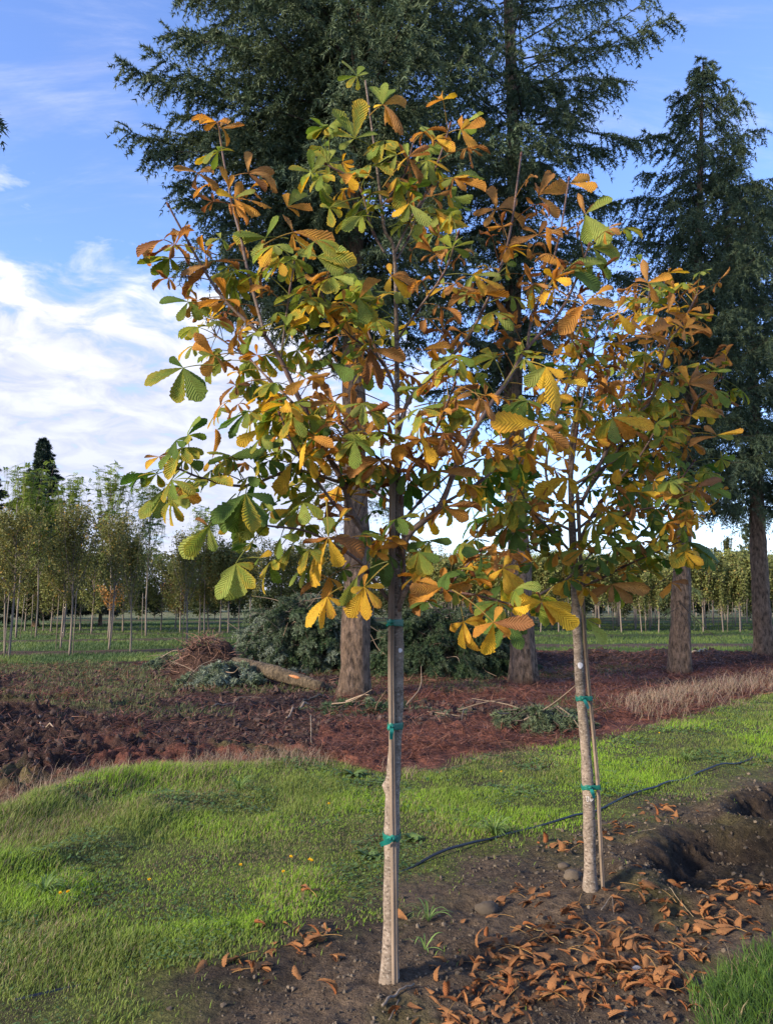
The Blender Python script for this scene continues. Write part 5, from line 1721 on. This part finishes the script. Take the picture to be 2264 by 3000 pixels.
hanging(C4, 'dark conifer at the right border with knotty sunlit trunk',
        [(2230, 1330, C4[1], 3.3, 1.5, -.3, 1.3), (2235, 1420, C4[1], 3.0, 1.0, -.5, 1.4), (2250, 1300, C4[1], -.3, 1.2, -.3, 1.3), (2235, 1240, C4[1], 3.5, 1.9, -.2, 1.2)], 7, NEEDLE)
# its boughs just reach into the top left of the view
CL = np.array((-6.92, 8.4, 0))
conifer('conifer standing left of the view, only bough tips showing at the left edge', CL, .24, 11, 5.0, lambda z: np.interp(z, (5, 7, 9, 11), (2.0, 2.3, 1.9, .3)), .10, 105, .9)


# ------------------------------------------------------------------ felled wood and brush
def mound(P0, rx, ry, hgt, seed, col, n=34):
    """lumpy heap standing at P0"""
    a = np.linspace(0, 2 * math.pi, n, endpoint=False)
    rings = np.linspace(1, 0, 11)
    V = []
    for q in rings:
        x, y = np.cos(a) * rx * q, np.sin(a) * ry * q
        k = fbm(x * 2.2 + seed, y * 2.2 + 5, seed, 4) - .5
        z = hgt * (1 - q ** 2.2) * (1 + .6 * k) + .10 * k
        V.append(np.stack([P0[0] + x * (1 + .25 * k), P0[1] + y * (1 + .25 * k), P0[2] + z - .06], 1))
    V = np.concatenate(V)
    i, j = np.meshgrid(np.arange(10), np.arange(n), indexing='ij')
    Q = np.stack([i * n + j, i * n + (j + 1) % n, (i + 1) * n + (j + 1) % n, (i + 1) * n + j], -1).reshape(-1, 4)
    return V, Q, np.asarray(col)


def heap(name, label, cat, P0, rx, ry, hgt, n, cols, seed, L=(.3, .7), twigs=40, part='cut_boughs', nlen=.06, nw=.014, core=(0.04, 0.04, 0.026)):
    r = np.random.default_rng(seed)
    P0 = np.array((P0[0], P0[1], gz(P0)))
    root = empty(name, P0, label, cat)
    cb = MB()
    V, Q, c = mound(P0, rx * .88, ry * .88, hgt * .80, seed, core)
    cb.add(V, Q, None, c)
    cb.build('core', MT['ground'], root)
    fo, wo = MB(), MB()
    for k in range(n):
        a = r.uniform(0, 6.28)
        q = math.sqrt(r.uniform(0, 1))
        x, y = math.cos(a) * rx * q, math.sin(a) * ry * q
        z = hgt * (1 - q ** 2.2) * r.uniform(.75, 1.05)
        d = nrm(np.array((math.cos(a) * (.3 + q), math.sin(a) * (.3 + q), 0)) + r.normal(0, .55, 3) * (1, 1, 0))
        spray(fo, wo, P0 + (x, y, z), d, r.uniform(*L), r, 1.5, r.uniform(.5, 1.3), nlen, nw, cols[int(r.integers(0, len(cols)))], r.uniform(-.9, .25), 0, .55, .06)
    for k in range(twigs):
        a = r.uniform(0, 6.28)
        q = math.sqrt(r.uniform(0, 1))
        p = P0 + np.array((math.cos(a) * rx * q, math.sin(a) * ry * q, hgt * (1 - q ** 2.2) * .9 + .03))
        d = r.normal(0, 1, 3) * (1, 1, .35) + (0, -.2, .1)
        ln = r.uniform(.3, 1.0)
        e = p + nrm(d) * ln
        e[2] = max(e[2], P0[2] + .03)
        wo.tube(smooth_path([p, (p + e) / 2 + r.normal(0, .05, 3), e], 4), np.linspace(.012, .004, 9), 5, np.array((0.26, 0.19, 0.13)) * r.uniform(.5, 1.2), False)
    wo.build('bare_stick', MT['twig'], root)
    fo.build(part, MT['needle'], root)
    return root


DKG = [((0.045, 0.085, 0.038), (0.095, 0.145, 0.060)), ((0.065, 0.095, 0.055), (0.115, 0.150, 0.085)), ((0.034, 0.064, 0.034), (0.075, 0.115, 0.052))]
BLU = [((0.150, 0.190, 0.135), (0.27, 0.31, 0.235)), ((0.105, 0.145, 0.085), (0.18, 0.225, 0.135))]
p = gnd(1330, 1985)
heap('brush_pile', 'large dark green heap of cut boughs between the two middle trunks', 'brush pile', (p[0] - .1, p[1] + .9, 0), 1.3, 1.1, 1.45, 380, DKG, 41, (.4, 1.0), 90)
p = gnd(900, 1968)
heap('brush_pile', 'green and grey-blue heap of cut boughs left of the tallest conifer', 'brush pile', (p[0] + .1, p[1] + 1.0, 0), 1.6, 1.1, 1.65, 400, DKG + BLU, 42, (.4, 1.0), 160)
p = gnd(660, 2020)
heap('cut_bough', 'pale blue-grey cut bough slumped in front of the root mound', 'cut bough', (p[0], p[1] + .2, 0), .52, .40, .50, 80, BLU, 43, (.18, .4), 4)
p = gnd(575, 2020)
heap('cut_bough', 'small green-grey cut bough left of the larger slumped one', 'cut bough', (p[0] - .02, p[1] + .2, 0), .22, .25, .36, 26, BLU, 44, (.15, .3), 2)
p = gnd(490, 1965)
heap('cut_bough', 'grey-green cut bough lying at the left end of the root mound', 'cut bough', (p[0], p[1] + .2, 0), .36, .30, .32, 40, BLU[1:], 45, (.2, .4), 4)
p = gnd(1075, 2085)
heap('cut_bough', 'dark green cut boughs lying round the foot of the tallest conifer', 'cut bough', (p[0], p[1], 0), .75, .42, .16, 80, DKG, 46, (.2, .5), 6)
p = gnd(1560, 2130)
heap('cut_bough', 'green feathery cut bough lying on the red mulch by the lawn edge', 'cut bough', (p[0] + .1, p[1], 0), .48, .40, .24, 50, [((0.07, 0.10, 0.05), (0.12, 0.15, 0.08))], 47, (.2, .45), 4)
p = gnd(1335, 2097)
heap('cut_bough', 'flat bluish cut bough lying flat on the red mulch', 'cut bough', (p[0], p[1], 0), .28, .16, .05, 16, BLU[1:], 48, (.15, .3), 2)


def root_mound():
    r = np.random.default_rng(9)
    p = gnd(590, 2000)
    P0 = np.array((p[0], p[1] + .45, gz(p)))
    root = empty('root_mound', P0, 'brown mound of torn-up roots and soil left of the fallen log', 'root mound')
    mb = MB()
    V, Q, c = mound(P0, .78, .6, .82, 77, (0.060, 0.035, 0.026), 48)
    mb.add(V, Q, None, c)
    mb.build('soil', MT['ground'], root)
    rm = MB()
    for k in range(330):
        a = r.uniform(0, 6.28)
        q = math.sqrt(r.uniform(0, 1)) * .95
        s = P0 + np.array((math.cos(a) * .74 * q, math.sin(a) * .56 * q, .80 * (1 - q ** 2.2)))
        d = nrm(np.array((math.cos(a) * q, math.sin(a) * q, .25)) + r.normal(0, .8, 3))
        ln = r.uniform(.12, .45)
        e = s + d * ln
        e[2] = max(P0[2] + .02, e[2] - .25 * ln)
        rm.tube(smooth_path([s - d * .04, (s + e) / 2 + r.normal(0, .05, 3), e], 4), np.linspace(r.uniform(.005, .014), .002, 9), 5, np.array((0.16, 0.085, 0.058)) * r.uniform(.5, 1.7), False)
    rm.build('root_tangle', MT['twig'], root)


root_mound()


def log():
    A, B = at(688, 1945, gnd(690, 2010)[1] + .35), at(945, 2005, gnd(945, 2030)[1] - .1)
    A[2], B[2] = max(A[2], .24), .10
    P = A + (B - A) * np.linspace(0, 1, 22)[:, None]
    P[:, 2] += .03 * np.sin(np.linspace(0, 3, 22))
    e = empty('fallen_log', (A + B) / 2, 'fallen mossy log with an orange torn wound beside the root mound', 'log')
    mb = MB()
    c = np.array((0.13, 0.098, 0.062)) * (0.8 + .5 * fbm(np.arange(22) * .5, np.zeros(22), 3, 3))[:, None]
    mb.tube(P, np.interp(np.linspace(0, 1, 22), (0, .5, 1), (.13, .13, .08)), 18, c, True, .14, 4)
    mb.build('bark', MT['rough_bark'], e)
    mb = MB()
    w = P[15] + np.array((0, -.105, .045))
    d = nrm(B - A)
    mb.tube(np.stack([w - d * .14, w - d * .05, w + d * .07, w + d * .13]), (.010, .024, .026, .008), 10, (0.42, 0.175, 0.07))
    mb.build('torn_wound', MT['wood'], e)


log()


# ------------------------------------------------------------------ nursery trees beyond
def nursery_tree(name, label, group, H, zc, R, n, cols, seed, leaf_r=(.018, .032), shape='oval', tr=.032, pinnate=False, limbs=22, cat='tree'):
    r = np.random.default_rng(seed)
    root = empty(name, (0, 0, 0), label, cat, group)
    tm = MB()
    z = np.linspace(-.1, H * .93, 16)
    ax = np.stack([.03 * np.sin(z * 1.2 + seed), .03 * np.cos(z * 1.1 + seed), z], 1)
    tm.tube(ax, np.interp(z, (0, H), (tr, .006)), 8, (0.19, 0.155, 0.125))
    tm.build('trunk', MT['twig'], root)
    wo, fo = MB(), MB()
    C, A, Bv, col = [], [], [], []
    per = n // limbs
    for k in range(limbs):
        f = (k + r.uniform()) / limbs
        z0 = zc + (H * .86 - zc) * f * .9
        a = k * 2.39996 + r.normal(0, .3)
        if shape == 'vase':
            ln = (H - z0) * r.uniform(.7, 1.0)
            out_ = R * r.uniform(.45, 1.05) * (.35 + .65 * (1 - f))
        elif shape == 'cone':
            out_ = R * (1 - f) * r.uniform(.8, 1.1) + .08
            ln = out_ * .35
        else:
            out_ = R * math.sin(math.pi * (.18 + .74 * f)) * r.uniform(.7, 1.15)
            ln = out_ * r.uniform(.9, 1.7)
        d = np.array((math.cos(a), math.sin(a), 0))
        base = np.array([np.interp(z0, ax[:, 2], ax[:, q]) for q in range(3)])
        e = base + d * out_ + np.array((0, 0, min(ln, H - z0)))
        Pp = smooth_path([base, base + (e - base) * .45 + d * out_ * .15, e], 4)
        wo.tube(Pp, np.linspace(tr * .38, .003, len(Pp)), 4, (0.16, 0.12, 0.095), False)
        t = r.uniform(.18, 1.05, per)
        s = np.linspace(0, 1, len(Pp))
        base_p = np.stack([np.interp(t, s, Pp[:, q]) for q in range(3)], 1)
        if pinnate:
            for b in base_p:
                dd = nrm(d * r.uniform(-.3, 1) + r.normal(0, .6, 3) + (0, 0, .25))
                L = r.uniform(.22, .40)
                m = 8
                u = np.repeat(np.linspace(.2, 1, m), 2)
                ctr = b + dd * (L * u)[:, None] - np.array((0, 0, 1)) * (.45 * L * u ** 2)[:, None]
                sdv = nrm(np.cross(dd, (0, 0, 1.0)) + r.normal(0, .1, 3))
                sg = np.tile([1.0, -1.0], m)[:, None]
                C.append(ctr + sg * sdv * .045)
                A.append(sg * sdv * .046 + dd * .014)
                Bv.append(np.broadcast_to(dd * .019, ctr.shape))
                cc = np.array(cols[0]) + (np.array(cols[1]) - np.array(cols[0])) * r.uniform()
                col.append(np.broadcast_to(cc * r.uniform(.8, 1.2), ctr.shape))
        else:
            ctr = base_p + r.normal(0, .085 * (R / .7) ** .5, (per, 3))
            sz = r.uniform(*leaf_r, per)[:, None]
            av = nrm(r.normal(0, 1, (per, 3)))
            bv = nrm(np.cross(av, r.normal(0, 1, (per, 3))))
            C.append(ctr)
            A.append(av * sz)
            Bv.append(bv * sz * .55)
            ci = r.uniform(0, 1, (per, 1))
            cc = np.array(cols[0]) * (1 - ci) + np.array(cols[1]) * ci
            if len(cols) > 2:
                pick = r.uniform(0, 1, per) < cols[3]
                cc[pick] = np.array(cols[2])
            col.append(cc * r.uniform(.75, 1.25, (per, 1)))
    fo.quads(np.concatenate(C), np.concatenate(A), np.concatenate(Bv), np.concatenate(col))
    wo.build('branch', MT['twig'], root)
    fo.build('crown', MT['far_leaf'], root, False)
    return root


stake_mb = MB()
stake_mb.tube(np.array([(0, 0, -.1), (.01, 0, .8), (.03, 0, 1.75)]), .014, 6, (0.20, 0.165, 0.13))
stake_proto = stake_mb.build('bamboo_stake', MT['wood'])
stake_used = [False]


def put_stake(x, y, dx, label, group):
    if stake_used[0]:
        o = stake_proto.copy()
        COL.objects.link(o)
    else:
        o = stake_proto
        stake_used[0] = True
    o.location = (x + dx, y - .05, gz((x, y)))
    o.rotation_euler = (0, rng.normal(0, .03), 0)
    tag(o, label, 'stake', group)


OLIVE = ((0.105, 0.118, 0.035), (0.185, 0.180, 0.058), (0.36, 0.23, 0.05), .06)
OLIVE2 = ((0.115, 0.140, 0.042), (0.190, 0.200, 0.068), (0.26, 0.20, 0.06), .05)
FEATH = ((0.16, 0.25, 0.05), (0.29, 0.35, 0.085))
ORNG = ((0.30, 0.13, 0.035), (0.42, 0.22, 0.05), (0.16, 0.10, 0.04), .25)
YGRN = ((0.22, 0.28, 0.06), (0.38, 0.40, 0.10), (0.38, 0.27, 0.05), .1)

used_first = {}


def place(proto_key, make, px, py, sc=1.0, label=None, wob=True):
    g = gnd(px, py)
    g[2] = gz(g)
    if proto_key not in used_first:
        o = make()
        used_first[proto_key] = o
        o.location = [float(v) for v in g]
        o.scale = (sc, sc, sc)
        if label:
            o['label'] = label
        return o
    return copy_tree(used_first[proto_key], g, rng.uniform(0, 6.28), sc, label)


# left: front row of olive trees, each with its stake
rowA = [(29, 1929), (203, 1923), (380, 1917), (178, 1904), (323, 1902), (545, 1892), (-60, 1925), (13, 1913)]
for k, (x, y) in enumerate(rowA):
    g = gnd(x, y)
    s = rng.uniform(.86, 1.12)
    place(f'a{k % 3}', lambda k=k: nursery_tree('nursery_tree', 'x', 'olive green young trees in the nearest left row', 4.0, 1.35, .85, 5200, OLIVE, 200 + k, (.024, .044), 'vase' if k % 3 else 'oval', .034), x, y, s,
          'slim olive-green young tree in the nearest row left of the root mound')
    if k in (0, 1, 3, 5):
        put_stake(g[0], g[1], rng.choice([-.12, .12]), 'pale thin stake beside a slim tree of the nearest left row', 'stakes of the nearest left row')
# taller feathery trees behind them
for k, (x, y, h) in enumerate([(50, 1871, 1.04), (189, 1871, .98), (318, 1871, 1.02), (428, 1866, .98), (600, 1856, .86), (105, 1868, .9)]):
    place(f'f{k % 3}', lambda k=k: nursery_tree('feathery_tree', 'x', 'tall feathery trees behind the left row', 6.7, 2.4, 1.05, 520, FEATH, 230 + k, shape='vase', pinnate=True, limbs=20, tr=.04), x, y, h,
          'tall loose tree with feathery yellow-green leaflets behind the olive row')
    g = gnd(x, y)
    put_stake(g[0], g[1], rng.choice([-.15, .15]), 'pale stake beside a feathery tree behind the olive row', 'stakes of the feathery trees')
for k, (x, y, s) in enumerate([(585, 1855, .95), (644, 1857, .95), (667, 1857, 1.0), (700, 1850, .95), (735, 1830, 1.1), (815, 1852, 1.0), (885, 1848, 1.0), (950, 1850, 1.05), (1010, 1845, 1.1), (1090, 1848, 1.0), (1170, 1842, 1.1), (1240, 1846, 1.0)]):
    place(f'm{k % 3}', lambda k=k: nursery_tree('nursery_tree', 'x', 'rounded olive trees beyond the brush piles', 4.3, 1.25, 1.15, 6000, OLIVE, 250 + k, (.035, .06), 'oval', .04), x, y, s,
          'rounded dull olive tree of the row beyond the brush piles')
for k, (x, y) in enumerate([(-20, 1850), (75, 1852), (150, 1853), (235, 1850), (270, 1856), (360, 1852), (470, 1850), (530, 1853), (610, 1848)]):
    place(f'b{k % 3}', lambda k=k: nursery_tree('nursery_tree', 'x', 'fuller olive trees between the left rows', 3.7, .75, 1.25, 4600, OLIVE2, 280 + k, (.035, .06), 'oval', .04), x, y, rng.uniform(.9, 1.1),
          'fuller low-branched olive tree between the olive row and the feathery trees')
for k, x in enumerate(np.arange(-40, 2330, 62)):
    place(f's{k % 3}', lambda k=k: nursery_tree('dark_shrub', 'x', 'dark bushes along the far side of the field', 2.3, .15, 1.25, 2400, ((0.035, 0.055, 0.022), (0.065, 0.080, 0.030)), 290 + k, (.06, .11), 'oval', .03), x + rng.uniform(-14, 14), 1815 + rng.uniform(-2, 2), rng.uniform(.8, 1.15),
          'dark green bush in the hedge-like line along the far side of the field')
# orange-leaved
place('o0', lambda: nursery_tree('orange_tree', 'small bushy tree turned rusty orange right of the feathery trees', None, 3.0, .7, .95, 2600, ORNG, 270, (.03, .05), 'oval', .04), 514, 1842)
place('o1', lambda: nursery_tree('orange_tree', 'thin little tree with a few bright orange leaves in the left row', None, 2.0, 1.1, .55, 420, ORNG, 271, (.03, .05), 'oval', .025), 318, 1890)
place('o2', lambda: nursery_tree('dark_red_tree', 'small dark russet tree low behind the olive row at left', None, 2.6, .6, .85, 2200, ((0.06, 0.035, 0.025), (0.10, 0.06, 0.035)), 272, (.03, .05), 'oval', .03), 126, 1850)
# right: rows of slim trees, thinner with distance
kk = 0
for row, (y, sc, grp, lab) in enumerate([
        (1853, 1.0, 'slim trees of the first far right row', 'slim olive tree of the nearest far row right of the brush pile'),
        (1843, 1.05, 'slim trees of the second far right row', 'slim olive tree of the second far row behind the conifer trunks'),
        (1834, 1.1, 'slim trees of the third far right row', 'slim olive tree of the third far row behind the conifer trunks'),
        (1826, 1.15, 'slim trees of the fourth far right row', 'slim olive tree of the fourth far row behind the conifer trunks')]):
    x = 1290 + row * 17
    while x < 2330:
        g = gnd(x, y)
        key = f'r{kk % 4}'
        if key not in used_first:
            used_first[key] = nursery_tree('nursery_tree', lab, grp, 3.3, .95, 1.0, 3600, OLIVE2, 300 + kk, (.045, .08), 'vase', .035, limbs=20)
            o = used_first[key]
            o.location = (g[0], g[1], gz(g))
        else:
            o = copy_tree(used_first[key], (g[0], g[1], gz(g)), rng.uniform(0, 6.28), sc * rng.uniform(.78, 1.14), lab)
        o['group'] = grp
        if kk % 2 == 0:
            put_stake(g[0], g[1], rng.choice([-.2, .2]), 'pale stake standing in the far right rows of slim trees', 'stakes of the far right rows')
        x += rng.uniform(44, 70)
        kk += 1
# yellowing taller trees behind the right rows
kk = 0
for row, (y, h) in enumerate(((1806, 1.0), (1800, 1.1))):
    for x in np.arange(1220, 2360, 74) + row * 33:
        x = x + rng.uniform(-15, 15)
        place(f'y{kk % 3}', lambda k=kk: nursery_tree('yellowing_tree', 'x', 'yellow-green trees behind the right rows', 4.9, .8, 1.5, 2600, YGRN, 340 + k, (.05, .09), 'vase', .05, limbs=20), x, y, h * rng.uniform(.85, 1.15),
              'yellow-green bushy tree rising behind the far right rows')
        kk += 1
for x, y, h in ((2137, 1775, 1.0), (2100, 1775, .85), (2165, 1775, .8)):
    place('p0', lambda: nursery_tree('narrow_tree', 'x', 'narrow dark saplings on the far right skyline', 13.0, 1.0, 1.1, 2600, ((0.06, 0.075, 0.03), (0.09, 0.10, 0.04)), 360, (.12, .2), 'vase', .1), x, y, h,
          'narrow dark sapling on the far right skyline between two conifers')
place('p1', lambda: nursery_tree('poplar', 'tall columnar poplar on the far skyline left of the right border trunk', None, 19.0, 1.0, 1.9, 5200, ((0.04, 0.06, 0.025), (0.07, 0.09, 0.035)), 361, (.14, .24), 'oval', .15, limbs=40), 2206, 1776)
# dark conifers far left
conifer('dark pointed conifer far off behind the left feathery trees', gnd(105, 1838), .16, 10.4, .8, lambda z: np.interp(z, (0, 2, 6, 10.4), (2.2, 2.3, 1.4, .1)), .05, 401, 1.0, hang=.3, elev=(.1, .5), cols=((0.018, 0.036, 0.026), (0.035, 0.056, 0.036)), nlen=.15, nw=.05, stubs=0)
conifer('dark conifer half out of view at the far left edge', gnd(-55, 1838), .16, 9.3, .8, lambda z: np.interp(z, (0, 2, 6, 9.3), (2.2, 2.3, 1.4, .1)), .06, 402, .9, hang=.3, elev=(.1, .5), cols=((0.018, 0.036, 0.026), (0.035, 0.056, 0.036)), nlen=.15, nw=.05, stubs=0)
conifer('small grey-tipped conifer between two feathery trees far left', gnd(292, 1835), .10, 6.6, .8, lambda z: np.interp(z, (0, 2, 6.6), (1.2, 1.1, .06)), .10, 403, .9, hang=.3, elev=(.1, .5), cols=((0.05, 0.06, 0.04), (0.10, 0.10, 0.07)), nlen=.13, nw=.03, stubs=0)


def far_wood():
    r = np.random.default_rng(55)
    mb = MB()
    n = 52000
    x = r.uniform(-75, 80, n)
    top = 3.6 + 3.4 * fbm(x * .16, 0 * x, 91, 4) + 1.0 * vnoise(x * 1.1, 0 * x, 92)
    top = top * np.interp(x, (-75, -25, -5, 20, 80), (1.25, 1.15, 1.0, .85, .85))
    z = top * r.uniform(0, 1, n) ** .8
    y = 84 + r.uniform(-3, 3, n) * np.sqrt(np.clip(1 - (z / (top + .3)) ** 2, .05, 1))
    sz = r.uniform(.12, .26, n)[:, None]
    av = nrm(r.normal(0, 1, (n, 3)))
    bv = nrm(np.cross(av, r.normal(0, 1, (n, 3))))
    t = fbm(x * .5, z * .4, 93, 3)[:, None]
    c = np.array((0.030, 0.045, 0.020)) * (1 - t) + np.array((0.085, 0.090, 0.036)) * t
    mb.quads(np.stack([x, y, z], 1), av * sz, bv * sz * .6, c * r.uniform(.7, 1.3, (n, 1)))
    o = mb.build('far_wood', MT['far_leaf'], None, False)
    tag(o, 'far-off line of dark trees closing the field at the horizon', 'woods', kind='stuff')


far_wood()
